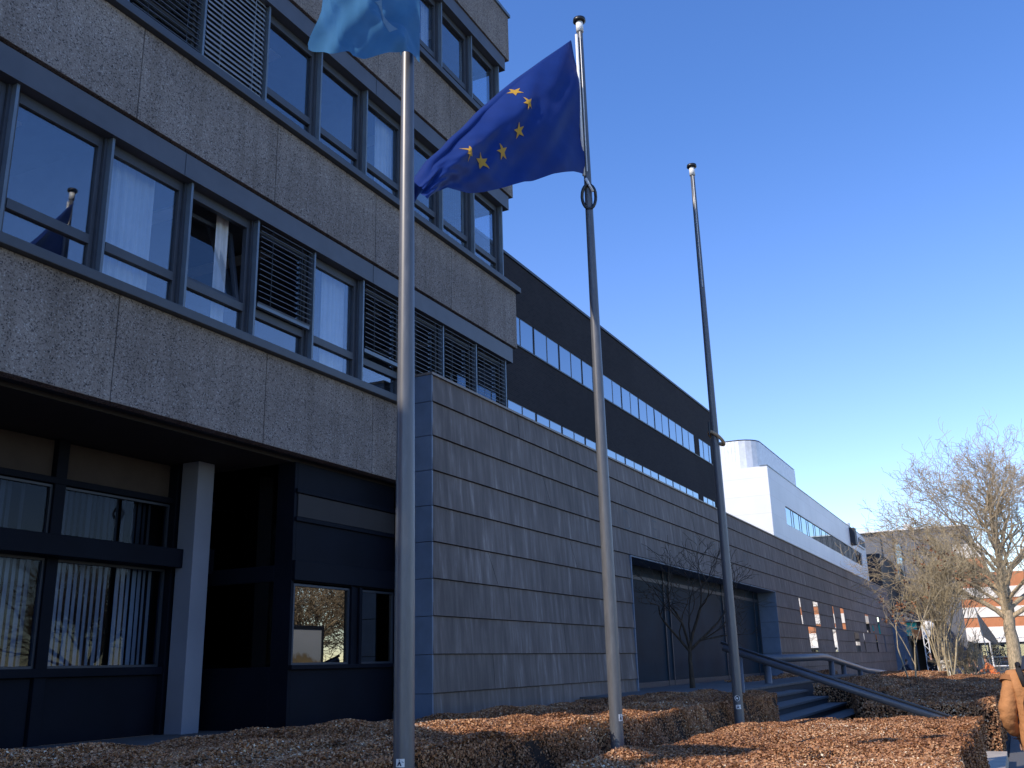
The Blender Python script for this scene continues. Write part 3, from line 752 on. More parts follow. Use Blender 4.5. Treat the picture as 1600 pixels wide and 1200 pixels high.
def add_shade_block():
    # unseen block added behind the viewer to shade the near planting and pole
    t = thing('shade_block', 'plain unseen block added behind the viewer to shade the near planting', 'building', -11, 1, -1.6)
    c, s = cos(SUN_AZ_IN), sin(SUN_AZ_IN)
    def uv(u, v_): return (u * c + v_ * s, -u * s + v_ * c)
    H = -.72 + (4.95 + 6.0) * tan(SUN_EL)
    poly = [uv(-6, 2.6), uv(-6, 13.5), uv(-16, 13.5), uv(-16, 2.6)]
    p = MB(); p.prism(poly, -1.6, H); p.build('wall', M['orange_brick'], t)
    zb_ = 1.12 + 9.2 * tan(SUN_EL)
    p = MB(); p.prism([uv(-6, 5.95), uv(-6, 7.6), uv(-6.15, 7.6), uv(-6.15, 5.95)], zb_, zb_ + .66); p.build('shade_beam', M['alu'], t)  # beam added above the block to cast a shadow band on the nearest pole
    for q in (6.1, 7.4):
        p = MB(); p.prism([uv(-6.02, q), uv(-6.02, q + .1), uv(-6.12, q + .1), uv(-6.12, q)], H, zb_); p.build('shade_beam_post', M['alu'], t)
    p = MB(); p.prism([uv(-5.95, 2.55), uv(-5.95, 13.55), uv(-16.05, 13.55), uv(-16.05, 2.55)], H, H + .06); p.build('roof', M['alu_dk'], t)
add_shade_block()

# ------------------------------------------------------------------ steps and rails
def steps():
    t = thing('entrance_steps', 'dark stone steps rising between the hedges to the recessed entrance', 'steps', 22, 4.8, -1.6)
    edges = [(5.55, -.655), (5.1, -.82), (4.6, -.985), (4.15, -1.15), (3.65, -1.31), (3.2, -1.46)]
    yb = 8.72
    for i, (y, z) in enumerate(edges):
        p = MB(); yt = 8.715 if i == 0 else edges[i - 1][0] + .05
        x1 = 40 if i == 0 else 27.5
        p.box(18.9, x1, y, yt, z - .05, z, 0); p.box(18.92, x1, y + .04, yt + .0, -1.62, z - .05, 1)
        p.build('step', [M['step'], M['step_dk']], t)
steps()
def rails():
    t = thing('stair_rail', 'thick blue-grey tube handrail sloping down beside the steps', 'handrail', 17.4, 3, -1.6)
    a, b_ = Vector((17.4, 4.62, .20)), Vector((17.4, 1.05, -1.05))
    p = MB(); p.tube([a, b_], .058, 20); p.build('tube', M['tube'], t, smooth=True)
    p = MB(); up = Vector((0, .03, .088)); p.tube([a + up, b_ + up], .026, 12); p.build('grip', M['tube_dk'], t, smooth=True)
    for f in (.08, .93):
        q = a.lerp(b_, f); p = MB(); p.tube([(q.x, q.y, -1.6), (q.x, q.y, q.z - .05)], .035, 10)
        p.build('post', M['tube'], t, smooth=True)
    t = thing('ramp_rail', 'second thick tube rail, level then sloping, on posts along the clad wall', 'handrail', 42, 6, -1.6)
    p = MB(); y = 6.2
    pts = [(27.3, y, -.02), (36.6, y, .0), (37.7, y, -.03), (39.2, y, -.13), (47.5, y, -.62), (68, y, -1.32)]
    p.tube(pts, .115, 20); p.build('tube', M['tube'], t, smooth=True)
    for x in (27.8, 38.4, 41.2, 45.6, 50.4, 56.5):
        z = np.interp(x, [q[0] for q in pts], [q[2] for q in pts])
        p = MB(); p.tube([(x, y, -1.62), (x, y, z - .09)], .10, 12); p.build('post', M['tube'], t, smooth=True)
rails()

# ------------------------------------------------------------------ flagpoles and flags
POLES = [(5.83, 3.78), (10.2, 3.93), (14.74, 3.76)]
plabels = ['nearest flagpole, carrying the light blue flag', 'middle flagpole, carrying the dark blue flag with yellow stars', 'farthest flagpole, without a flag, its cord ring halfway up']
for i, (x, y) in enumerate(POLES):
    t = thing('flagpole', plabels[i], 'flagpole', x, y, -1.6, 'flagpoles in front of the office block')
    p = MB(); zs = [-1.6 + k * .5 for k in range(20)]; zs[-1] = 7.98
    rr = [.072 - .036 * (max(0, z - .5) / 7.5) for z in zs]
    p.tube([(x, y, z) for z in zs], rr, 28); p.build('shaft', M['pole'], t, smooth=True)
    p = MB(); p.tube([(x, y, 7.98), (x, y, 8.12)], .048, 20); p.build('collar', M['whitep'], t, smooth=True)
    p = MB(); p.tube([(x, y, 8.12), (x, y, 8.14), (x, y, 8.18), (x, y, 8.205)], [.06, .085, .08, .03], 24); p.build('cap', M['black'], t, smooth=True)
    p = MB(); p.tube([(x, y, -1.6), (x, y, -1.54)], .12, 20); p.build('base_flange', M['pole'], t)
    # halyard
    d = Vector((-.93, -.36, 0)).normalized() * .068
    p = MB(); p.tube([(x + d.x * 1.05, y + d.y * 1.05, 5.9 if i else 5.0), (x + d.x * .8, y + d.y * .8, 7.95)], .006, 6)
    p.build('cord', M['whitep'], t)
    if i == 1:   # counterweight loop under the flag
        p = MB(); cx, cy, cz = x, y, 5.60
        side = Vector((-.36, .93, 0)).normalized(); side = Vector((R2.x, R2.y, 0)).normalized()
        ring = [(cx + side.x * .085 * cos(a) , cy + side.y * .085 * cos(a), cz + .16 * sin(a) - .04) for a in [pi * 2 * k / 20 for k in range(21)]]
        fwd = -Vector((Wd.x, Wd.y, 0)).normalized() * .07
        ring = [(a[0] + fwd.x * (.9 if a[2] > cz else .55), a[1] + fwd.y * (.9 if a[2] > cz else .55), a[2]) for a in ring]
        p.tube(ring, .020, 10, cap=False); p.build('weight_ring', M['black'], t, smooth=True)
        p = MB(); p.tube([(x + fwd.x - side.x * .03, y + fwd.y - side.y * .03, 5.80), (x + fwd.x + side.x * .05, y + fwd.y + side.y * .05, 5.62)], .018, 8); p.build('clip', M['whitep'], t, smooth=True)
    if i == 2:
        p = MB(); side = Vector((R2.x, R2.y, 0)).normalized(); fwd = -Vector((Wd.x, Wd.y, 0)).normalized()
        ring = []
        for k in range(25):
            a = 2 * pi * k / 24; ring.append((x + side.x * (.02 + .11 * cos(a)) + fwd.x * .10 * sin(a), y + side.y * (.02 + .11 * cos(a)) + fwd.y * .10 * sin(a), 3.36 - .10 * cos(a) + .02 * sin(a)))
        p.tube(ring, .026, 10, cap=False); p.build('weight_ring', M['rope'], t, smooth=True)
        p = MB(); p.tube([(x - side.x * .09 + fwd.x * .05, y - side.y * .09 + fwd.y * .05, 3.62), (x - side.x * .10 + fwd.x * .06, y - side.y * .10 + fwd.y * .06, 3.40)], .016, 8); p.build('clip', M['black'], t)
    # stickers
    def sticker(zc, w_, h_, off, mats, mark):
        fw = Vector((-x, -y, 0)).normalized(); sd = Vector((fw.y, -fw.x, 0)); sd = -sd if sd.dot(Vector((R2.x, R2.y, 0))) < 0 else sd
        q = MB(); R = .0735; N = 10
        def pt(a, z, r): return (x + (fw.x * cos(a) + sd.x * sin(a)) * r, y + (fw.y * cos(a) + sd.y * sin(a)) * r, z)
        if mark == 'round':
            n = 24
            for rad, mi, e in ((w_ / 2, 0, 0), (w_ / 2 * .62, 1, .0012)):
                q.face([pt(off + rad * cos(2 * pi * k / n) / R, zc + rad * sin(2 * pi * k / n), R + e) for k in range(n)], mi)
            for k in range(4):
                a = pi / 4 * k; dx, dz = cos(a) * w_ * .2, sin(a) * w_ * .2; ox, oz = -sin(a) * .004, cos(a) * .004
                q.face([pt(off + (dx + ox) / R, zc + dz + oz, R + .0024), pt(off + (dx - ox) / R, zc + dz - oz, R + .0024), pt(off + (-dx - ox) / R, zc - dz - oz, R + .0024), pt(off + (-dx + ox) / R, zc - dz + oz, R + .0024)], 0)
        else:
            for k in range(N):
                a0, a1 = off + (-w_ / 2 + w_ * k / N) / R, off + (-w_ / 2 + w_ * (k + 1) / N) / R
                q.face([pt(a0, zc - h_ / 2, R), pt(a1, zc - h_ / 2, R), pt(a1, zc + h_ / 2, R), pt(a0, zc + h_ / 2, R)], 0)
            def poly(P_): q.face([pt(off + a_ * w_ / R, zc + b2 * h_, R + .0015) for a_, b2 in P_], 1)
            # dark letter-like emblem: an A shape with a dot above and a small bar beside it
            poly([(-.34, -.36), (-.18, -.36), (-.02, .22), (-.12, .22)]); poly([(-.12, .22), (-.02, .22), (.18, -.36), (.02, -.36)])
            poly([(-.24, -.16), (.10, -.16), (.08, .02), (-.2, .02)]); poly([(-.13, .28), (-.01, .28), (-.01, .42), (-.13, .42)])
            poly([(.2, .12), (.4, .02), (.4, .08), (.2, .2)])
        q.build('sticker', mats, t)
    if i == 0: sticker(-.605, .062, .052, -.35, [M['whitep'], M['navycloth']], 'A')
    if i == 1: sticker(-.565, .06, .07, .80, [M['whitep'], M['navycloth']], 'A')
    if i == 2:
        sticker(-.548, .082, .082, -.12, [M['whitep'], M['black']], 'round'); sticker(-.668, .075, .06, .0, [M['whitep'], M['navycloth']], 'A')

def cloth(t, name, pole, th, bot, top, disp, mat, nu=90, nv=44, over=.9, rollr=.10, foldspan=None):
    """front sheet between two (s, z) curves, then rolled over backwards at the upper curve"""
    d = Vector((-cos(th), sin(th), 0)); n = Vector((-d.y, d.x, 0))
    if n.y > 0: n = -n                       # n points to the street / camera side
    bs = np.array(bot); ts = np.array(top)
    def curve(a, u):
        L = np.concatenate([[0], np.cumsum(np.hypot(*np.diff(a, axis=0).T))]); L /= L[-1]
        return np.interp(u, L, a[:, 0]), np.interp(u, L, a[:, 1])
    # smooth the curves
    def P(u, v_, off=0.0):
        sb, zb = curve(bs, u); st, zt = curve(ts, u)
        if v_ <= 1:
            s, z = sb + (st - sb) * v_, zb + (zt - zb) * v_; dd = disp(u, v_)
        else:
            q = (v_ - 1) * (over + .0001)
            a = min(q / rollr, pi * .85); r = rollr * min(1, .15 + u * 1.5)
            s, z = st, zt + r * sin(min(a, pi)) * .9; dd = disp(u, 1) - r * (1 - cos(a))
            ex = max(0, q - rollr * pi * .85); z -= ex * .75 * (.2 + .8 * min(1, u * 2)); s += ex * .15
            dd -= .04 * sin(ex * 9 + u * 7) * u
        k = dd + off
        return (pole[0] + d.x * s + n.x * k, pole[1] + d.y * s + n.y * k, z)
    V = []; F = []
    for i in range(nu + 1):
        for j in range(nv + 1): V.append(P(i / nu, 1.0 * j / nv))
    base = nv + 1
    for i in range(nu):
        for j in range(nv): a = i * base + j; F.append((a, a + base, a + base + 1, a + 1))
    if over > 0:
        nb = 16; b0 = len(V)
        for i in range(nu + 1):
            for j in range(nb + 1): V.append(P(i / nu, 1.0 + j / nb))
        for i in range(nu):
            for j in range(nb): a = b0 + i * (nb + 1) + j; F.append((a, a + nb + 1, a + nb + 2, a + 1))
    o = numpy_mesh(name, np.array(V), np.array(F), [mat], t, smooth=True)
    return o, P, d, n, curve, bs, ts
# EU flag
t = thing('flag', 'dark blue flag with a ring of yellow stars flying from the middle pole', 'flag', 10.2, 3.93, 5.8)
sm = lambda x: x * x * (3 - 2 * x)
def disp_eu(u, v):
    return .085 * u ** .6 * sin(2 * pi * (u * 1.15 + .25 * v) + .3) + .07 * sin(pi * min(1, u * 1.2)) * sin(2 * pi * (u * 2.3 - v * .8)) * (.3 + .7 * (1 - v)) \
        + .03 * sin(2 * pi * (u * 3.1 + v * 1.4)) * u - .05 * (v ** 3) * sin(pi * u) - .34 * max(0, (v - .74) / .26) ** 1.4 * min(1, .35 + u) * (1 - u ** 3) + .02 * sin(2 * pi * (v * 2.2 + u * .8)) * (1 - u) + .008 * sin(2 * pi * (u * 5.2 + v * 3.1)) + .004 * sin(2 * pi * (u * 8.3 - v * 4.4)) * (.4 + u)
bot = [(.07, 5.87), (.35, 5.78), (.74, 5.60), (1.02, 5.43), (1.22, 5.33), (1.56, 5.13), (1.87, 4.97), (2.10, 4.88), (2.27, 4.83), (2.46, 4.79), (2.65, 4.66), (2.87, 4.46)]
top = [(.07, 7.86), (.52, 7.38), (.91, 6.95), (1.15, 6.67), (1.40, 6.37), (1.85, 5.83), (2.05, 5.62), (2.26, 5.38), (2.64, 4.99), (2.90, 4.62)]
fo, P, d, n, curve, bs, ts = cloth(t, 'cloth', POLES[1], radians(15), bot, top, disp_eu, M['eu'], over=.75)
# invert: find (u,v) on the front sheet for a flag-plane position
G = [(i / 120, j / 60) for i in range(121) for j in range(61)]
GP = []
for (u, v) in G:
    sb, zb = curve(bs, u); st, zt = curve(ts, u); GP.append((sb + (st - sb) * v, zb + (zt - zb) * v))
GP = np.array(GP)
def inv(s, z):
    k = int(np.argmin((GP[:, 0] - s) ** 2 + (GP[:, 1] - z) ** 2)); return G[k]
def star_at(s, z, r, rot, sx=1.0, sh=0.0):
    pts = [(0, 0)] + [((r if k % 2 == 0 else r * .40) * sin(rot + pi * k / 5), (r if k % 2 == 0 else r * .40) * cos(rot + pi * k / 5)) for k in range(10)]
    su, sv = None, None
    V = []; F = []
    u0, v0 = inv(s, z); e = .01
    def sz(u, v):
        sb, zb = curve(bs, u); st, zt = curve(ts, u); return np.array([sb + (st - sb) * v, zb + (zt - zb) * v])
    ua, ub = min(u0 + e, 1), max(u0 - e, 0); va, vb = min(v0 + e, 1), max(v0 - e, 0)
    J = np.array([(sz(ua, v0) - sz(ub, v0)) / (ua - ub), (sz(u0, va) - sz(u0, vb)) / (va - vb)]).T
    Ji = np.linalg.inv(J)
    sub = 4; q = MB()
    def UV(a, b_):
        du, dv = Ji @ np.array([a * sx, b_ + sh * a]); return min(max(u0 + du, 0), 1), v0 + dv
    for side in (.010, -.010):
        for k in range(10):
            A, B, Cc = pts[0], pts[1 + k], pts[1 + (k + 1) % 10]
            for i in range(sub):
                for j in range(sub - i):
                    def L(a, b_): 
                        x = A[0] + (B[0] - A[0]) * a / sub + (Cc[0] - A[0]) * b_ / sub; y = A[1] + (B[1] - A[1]) * a / sub + (Cc[1] - A[1]) * b_ / sub
                        return P(*UV(x, y), side)
                    q.face([L(i, j), L(i + 1, j), L(i, j + 1)])
                    if i + j < sub - 1: q.face([L(i + 1, j), L(i + 1, j + 1), L(i, j + 1)])
    q.build('star', M['star'], t, smooth=True)
for (s, z, r, rot, sx, sh) in ((1.07, 6.43, .115, .25, .62, -.25), (1.23, 5.99, .115, .15, .72, -.35), (1.51, 5.62, .125, .25, .85, -.3), (1.9, 5.32, .125, .1, .95, -.3), (2.19, 5.29, .12, .5, .55, -.3), (1.075, 6.69, .085, 0, .9, -.6)):
    star_at(s, z, r, rot, sx, sh)
p = MB(); x, y = POLES[1]; p.tube([(x - .07, y + .02, 5.85), (x - .075, y + .022, 7.9)], .02, 8); p.build('hoist_hem', M['whitep'], t, smooth=True)
# light blue flag
t = thing('flag', 'light blue flag with pale emblem hanging from the nearest pole, cut by the frame', 'flag', 5.83, 3.78, 4.8)
def disp_un(u, v):
    g = min(1, u * 4)
    return g * (.085 * sin(2 * pi * (u * .9 + v * 1.5) + .6) + .055 * sin(2 * pi * (u * 1.7 - v * 2.9)) + .03 * sin(2 * pi * (u * 3.4 + v * 5.1)) * (1 - .4 * u) + .012 * sin(2 * pi * (u * 6.1 - v * 8.3)) + .016 * abs(sin(2 * pi * (v * 4.2 - u * 1.1))))
bot = [(-.055, 4.80), (.1, 4.765), (.26, 4.70), (.52, 4.59), (.76, 4.49), (1.03, 4.38)]
top = [(-.055, 6.9), (.3, 6.85), (.7, 6.7), (1.15, 6.5)]
fo, P, d, n, curve, bs, ts = cloth(t, 'cloth', POLES[0], radians(15), bot, top, lambda u, v: disp_un(u, v) + .085, M['un'], over=0)
q = MB()
def patch(pts, nn=6):
    # pts quad in (u,v)
    for i in range(nn):
        for j in range(nn):
            def L(a, b_):
                u = (pts[0][0] * (1 - a) + pts[1][0] * a) * (1 - b_) + (pts[3][0] * (1 - a) + pts[2][0] * a) * b_
                v = (pts[0][1] * (1 - a) + pts[1][1] * a) * (1 - b_) + (pts[3][1] * (1 - a) + pts[2][1] * a) * b_
                return P(u, v, .006)
            q.face([L(i / nn, j / nn), L((i + 1) / nn, j / nn), L((i + 1) / nn, (j + 1) / nn), L(i / nn, (j + 1) / nn)])
patch([(.27, .10), (.33, .09), (.35, .26), (.29, .27)])
q.build('emblem', M['unw'], t, smooth=True); q = MB()
patch([(.78, .225), (.95, .25), (.95, .27), (.8, .245)]); patch([(.82, .20), (.95, .25), (.95, .27), (.84, .22)])
q.build('emblem', M['unw'], t, smooth=True)
# the hem that wraps the pole
p = MB(); x, y = POLES[0]; p.tube([(x, y, 4.90), (x, y, 5.4), (x, y, 6.0), (x, y, 6.9)], [.066, .07, .07, .07], 20, cap=False); p.build('hoist_hem', M['un'], t, smooth=True)

# ------------------------------------------------------------------ hedges
def inside(poly, X, Y):
    r = np.zeros(len(X), bool); n_ = len(poly)
    for i in range(n_):
        x1, y1 = poly[i]; x2, y2 = poly[(i + 1) % n_]
        c_ = ((y1 > Y) != (y2 > Y)) & (X < (x2 - x1) * (Y - y1) / (y2 - y1 + 1e-12) + x1); r ^= c_
    return r
def hedge(name, label, poly, zt, zb, size, dens_top, dens_side, group='trimmed brown beech hedges', sides=None, skip=None):
    poly = np.array(poly, float); cx, cy = poly.mean(0)
    t = thing(name, label, 'hedge', cx, cy, zb, group)
    def wav(X, Y): return .028 * np.sin(X * 2.1 + Y * 1.3) + .022 * np.sin(Y * 5.2 + X * .6) + .016 * np.sin(X * 6.1 - Y * 3.3) - .05 * np.clip(np.sin(X * 3.7 + 1.3 * np.sin(Y * 4.1)) * np.sin(Y * 6.3 + X) - .72, 0, 1) / .28 + .016 * np.sin(X * .9 - Y * 7.7)
    # inner volume
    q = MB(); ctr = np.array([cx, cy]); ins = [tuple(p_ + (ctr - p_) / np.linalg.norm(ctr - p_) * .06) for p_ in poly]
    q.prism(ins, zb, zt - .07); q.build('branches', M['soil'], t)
    P_ = []; N_ = []
    area = 0.5 * abs(sum(poly[i][0] * poly[(i + 1) % len(poly)][1] - poly[(i + 1) % len(poly)][0] * poly[i][1] for i in range(len(poly))))
    mn, mx = poly.min(0), poly.max(0); nt_ = int(dens_top * (mx[0] - mn[0]) * (mx[1] - mn[1]))
    X = rng.uniform(mn[0], mx[0], nt_); Y = rng.uniform(mn[1], mx[1], nt_)
    k = inside(poly, X, Y); X, Y = X[k], Y[k]
    Z = zt + wav(X, Y) - rng.exponential(.022, len(X)) + .012
    P_.append(np.stack([X, Y, Z], 1)); N_.append(np.tile([0, 0, 1.0], (len(X), 1)))
    sgn = np.sign(sum(poly[i][0] * poly[(i + 1) % len(poly)][1] - poly[(i + 1) % len(poly)][0] * poly[i][1] for i in range(len(poly))))
    for i in range(len(poly)):
        if sides is not None and i not in sides: continue
        a, b_ = poly[i], poly[(i + 1) % len(poly)]; L = np.linalg.norm(b_ - a)
        m_ = int(dens_side * L * (zt - zb)); f = rng.uniform(0, 1, m_); z = rng.uniform(zb, zt, m_)
        nx = np.array([(b_ - a)[1], -(b_ - a)[0]]) / L * sgn
        dpt = -rng.exponential(.028, m_) + .012 + .02 * np.sin(f * L * 3.1 + z * 5) + .012 * np.sin(f * L * 9 + z * 11)
        Q = a + (b_ - a) * f[:, None] + nx * dpt[:, None]
        P_.append(np.column_stack([Q, z])); N_.append(np.tile([nx[0], nx[1], .15], (m_, 1)))
    P_ = np.concatenate(P_); N_ = np.concatenate(N_)
    n_ = len(P_)
    nr = N_ + rng.normal(0, .58, (n_, 3)); nr /= np.linalg.norm(nr, axis=1)[:, None]
    rv = rng.normal(0, 1, (n_, 3)); a = np.cross(nr, rv); a /= np.linalg.norm(a, axis=1)[:, None]; b2 = np.cross(nr, a)
    s_ = size * rng.uniform(.55, 1.25, n_)[:, None]
    v0 = P_ - a * s_ * .55; v1 = P_ + b2 * s_ * .36 + nr * s_ * .10; v2 = P_ + a * s_ * .6; v3 = P_ - b2 * s_ * .36 + nr * s_ * .10
    V = np.stack([v0, v1, v2, v3], 1).reshape(-1, 3); F = np.arange(4 * n_).reshape(-1, 4)
    patchy = .10 * np.sin(P_[:, 0] * 1.7 + P_[:, 1] * .8) + .08 * np.sin(P_[:, 0] * .6 - P_[:, 1] * 2.9)
    tone = np.clip(rng.beta(2.2, 2.4, n_) + patchy, 0, 1)
    numpy_mesh('leaves', V, F, [M['leaf']], t, tone)
    return t
hedge('hedge', 'near hedge with sunlit flat top and square end, in the right foreground beside the path', [(4.2, .50), (13.9, .53), (13.3, 2.4), (12.2, 3.08), (4.2, 3.05)], -.755, -1.58, .025, 11500, 10000, sides=(0, 1, 2, 3))
hedge('hedge', 'wide hedge behind the flagpoles running past the metal wall to the steps', [(3.6, 4.1), (18.5, 4.0), (18.5, 6.3), (12, 6.45), (9, 7.1), (3.6, 8.1)], -.60, -1.58, .026, 8200, 8600, sides=(0, 1, 5))
hedge('hedge', 'low wide hedge beyond the steps with a sunlit far end beside the path', [(18.6, .45), (40, .45), (40, 2.55), (18.6, 2.55)], -.78, -1.6, .036, 2400, 3000, sides=(0, 3, 4))
hedge('hedge', 'dark taller hedge under the tube rail along the ramp', [(22.5, 2.75), (46, 2.75), (46, 5.2), (27.6, 5.0), (27.6, 4.0), (22.5, 3.2)], -.70, -1.6, .045, 900, 1500, sides=(0, 4, 5, 3))
hedge('hedge', 'thin hedge strip at the foot of the wall right of the entrance', [(29.5, 7.2), (46, 7.2), (46, 7.9), (29.5, 7.9)], -.60, -1.3, .05, 700, 900, sides=(0, 3))

# ------------------------------------------------------------------ trees
def grow(rs, p0, d0, L0, r0, depth, maxd, spread, up, out, nseg=3, kids=(2, 4), shrink=.68, droop=0):
    p = Vector(p0); d = Vector(d0).normalized(); r = r0; pts = [(p.copy(), r)]
    for i in range(nseg):
        j_ = .10 + .035 * depth
        d = (d + Vector((rs.gauss(0, j_), rs.gauss(0, j_), rs.gauss(0, j_ * .8) + up * .10 - droop * .05 * depth))).normalized()
        p = p + d * (L0 / nseg); r *= (.90 if depth < maxd else .75); pts.append((p.copy(), r))
    out.append((depth, pts))
    if depth >= maxd: return
    k = rs.randint(*kids)
    for i in range(k):
        f = rs.uniform(.45, 1.0) if i else 1.0
        j = min(int(f * nseg), nseg); q, rr = pts[j]
        ax = Vector((rs.gauss(0, 1), rs.gauss(0, 1), rs.gauss(0, .5))); ax = ax - d * ax.dot(d)
        if ax.length < 1e-3: continue
        ax.normalize(); a = spread * rs.uniform(.6, 1.3) * (.55 if i == 0 else 1)
        nd_ = d * cos(a) + ax * sin(a)
        grow(rs, q, nd_, L0 * shrink * rs.uniform(.8, 1.2), rr * (.78 if i == 0 else .58), depth + 1, maxd, spread, up, out, nseg, kids, shrink, droop)
def limbs_mesh(name, segs, mat, t, rmin, test=lambda d: True):
    V = []; F = []; 
    for depth, pts in segs:
        if not test(depth): continue
        n_ = 8 if depth <= 1 else (5 if depth <= 3 else 3)
        b = len(V)
        for i, (p, r) in enumerate(pts):
            d = (pts[min(i + 1, len(pts) - 1)][0] - pts[max(i - 1, 0)][0]).normalized()
            ref = Vector((1, 0, 0)) if abs(d.x) < .8 else Vector((0, 1, 0)); a = d.cross(ref).normalized(); c_ = d.cross(a)
            r = max(r, rmin)
            for k in range(n_):
                tt = 2 * pi * k / n_; V.append(tuple(p + (a * cos(tt) + c_ * sin(tt)) * r))
        for i in range(len(pts) - 1):
            for k in range(n_):
                k2 = (k + 1) % n_; F.append((b + i * n_ + k, b + i * n_ + k2, b + (i + 1) * n_ + k2, b + (i + 1) * n_ + k))
    if not F: return None
    return numpy_mesh(name, np.array(V), np.array(F), [mat], t, smooth=True)
def tree(label, x, y, z, seed, trunk_h, r, L, maxd, spread, up, kids, mat, rmin, shrink=.68, stems=1, name='bare_tree', lean=(0, 0), droop=0, group=None, fork=(3, 5), leaves=0, first=.5):
    rs = random.Random(seed); t = thing(name, label, 'tree', x, y, z, group); S = []
    T = []
    if stems == 1:
        pts = [(Vector((x, y, z - .1)), r * 1.35), (Vector((x, y, z + .35)), r)]
        for i in range(1, 5):
            pts.append((Vector((x + lean[0] * i / 4 + rs.gauss(0, r * .15), y + lean[1] * i / 4 + rs.gauss(0, r * .15), z + .35 + (trunk_h - .35) * i / 4)), r * (1 - .05 * i)))
        T.append((0, pts)); top_ = pts[-1][0]
        k = rs.randint(*fork)
        for i in range(k):
            a = 2 * pi * i / k + rs.uniform(-.4, .4); tl = first * rs.uniform(.75, 1.25)
            grow(rs, top_ + Vector((0, 0, -rs.uniform(0, trunk_h * .15))), (cos(a) * sin(tl), sin(a) * sin(tl), cos(tl)), L, r * .62, 1, maxd, spread, up, S, kids=kids, shrink=shrink, droop=droop)
        grow(rs, top_, (0, 0, 1), L * 1.1, r * .75, 1, maxd, spread, up, S, kids=kids, shrink=shrink, droop=droop)
    else:
        for i in range(stems):
            a = 2 * pi * i / stems + rs.uniform(-.4, .4); tl = rs.uniform(.05, .28)
            o_ = []
            grow(rs, (x + cos(a) * r * 3, y + sin(a) * r * 3, z - .05), (cos(a) * sin(tl), sin(a) * sin(tl), cos(tl)), L, r, 0, maxd, spread, up, o_, kids=kids, shrink=shrink, droop=droop)
            T += [q for q in o_ if q[0] == 0]; S += [q for q in o_ if q[0] > 0]
    limbs_mesh('trunk', T, mat, t, rmin)
    limbs_mesh('crown', S, mat, t, rmin)
    if leaves:
        tips = [s[1][-1][0] for s in S if s[0] >= maxd - 1]; rs.shuffle(tips); tips = tips[:leaves]
        Pn = np.repeat(np.array([tuple(q) for q in tips]), 9, axis=0) + rng.normal(0, .07, (len(tips) * 9, 3))
        m_ = len(Pn); a = rng.normal(0, 1, (m_, 3)); a /= np.linalg.norm(a, axis=1)[:, None]; b_ = np.cross(a, rng.normal(0, 1, (m_, 3))); b_ /= np.linalg.norm(b_, axis=1)[:, None]
        s_ = .05
        V = np.stack([Pn - a * s_, Pn + b_ * s_ * .6, Pn + a * s_, Pn - b_ * s_ * .6], 1).reshape(-1, 3)
        numpy_mesh('dry_leaves', V, np.arange(4 * m_).reshape(-1, 4), [M['twig_leaf']], t, rng.uniform(0, 1, m_))
    return t
def leader_tree(label, x, y, z, seed, H, r, reach, mat, rmin, first=.24, n=34, maxd=6, L=1.9):
    rs = random.Random(seed); t = thing('bare_tree', label, 'tree', x, y, z); S = []; T = []
    pts = []; N = 22; px, py = x, y
    for i in range(N + 1):
        f = i / N
        if i > 2: px += rs.gauss(0, .05); py += rs.gauss(0, .05)
        pts.append((Vector((px, py, z - .1 + f * H)), r * (1.35 if i == 0 else (1 - f) ** .85 + .03)))
    cut = 8
    T.append((0, pts[:cut + 1])); S.append((1, pts[cut:]))
    for i in range(n):
        f = first + (1 - first) * (i / n) ** 1.15 * .93
        k = min(int(f * N), N - 1); q = pts[k][0].lerp(pts[k + 1][0], f * N - k); rr = pts[k][1] * rs.uniform(.38, .6)
        az = i * 2.4 + rs.uniform(-.5, .5); tl = radians(66 - 38 * f) * rs.uniform(.8, 1.15)
        ln = L * (1.25 - .95 * f) * rs.uniform(.8, 1.15) * reach
        grow(rs, q, (cos(az) * sin(tl), sin(az) * sin(tl), cos(tl)), ln, rr, 2 if f < .6 else 3, maxd + 2, .44, .4, S, nseg=4, kids=(2, 3), shrink=.74)
    limbs_mesh('trunk', T, mat, t, rmin); limbs_mesh('crown', S, mat, t, rmin)
    return t
TREES = True
if TREES:
    leader_tree('big bare tree with broad twiggy crown and mottled trunk at the right edge', 60, .15, -1.6, 11, 10.6, .38, 2.0, M['bark'], .009, first=.30, n=38)
    tree('dense tan multi-stemmed bare tree left of the big tree', 44, 2.65, -1.6, 5, 0, .045, 2.25, 6, .30, .55, (2, 4), M['bark_tan'], .0065, .72, stems=6)
    tree('slender bare tree with a few clinging brown leaf clusters by the wall end', 34, 3.1, -1.4, 21, 0, .03, 1.7, 4, .42, .9, (1, 3), M['bark_tan'], .006, .72, stems=2, leaves=26)
    tree('small dark bare tree standing in the entrance recess', 24.3, 7.3, -.66, 9, .95, .06, 1.0, 6, .46, .15, (2, 3), M['bark_dk'], .0045, .76, fork=(4, 5), first=.75)
    tree('low arching tan shrub in front of the plaza ledge', 47, 1.9, -1.6, 31, 0, .03, 1.0, 4, .5, .1, (2, 4), M['bark_tan'], .008, .72, stems=8, name='bare_shrub')
    # trees on the far side of the path, seen mirrored in the windows
    protos = []
    for i, (x, y, sd) in enumerate(((35, -10.5, 41), (42, -12.5, 43), (39.5, -9.5, 44))):
        protos.append(tree('bare tree across the path, seen only mirrored in the windows', x, y, -1.6, sd, 1.4, .16, 2.2, 6, .5, .2, (3, 4), M['bark'], .012, .72, group='trees across the path'))
    for i in range(9):
        src = protos[i % 3]; c = src.copy(); C.objects.link(c)
        c.location = (30 + i * 9 + (i % 2) * 3, -15 - (i * 5) % 11, 0); c.rotation_euler = (0, 0, i * 1.1)
        for ch in src.children:
            e = ch.copy(); C.objects.link(e); e.parent = c

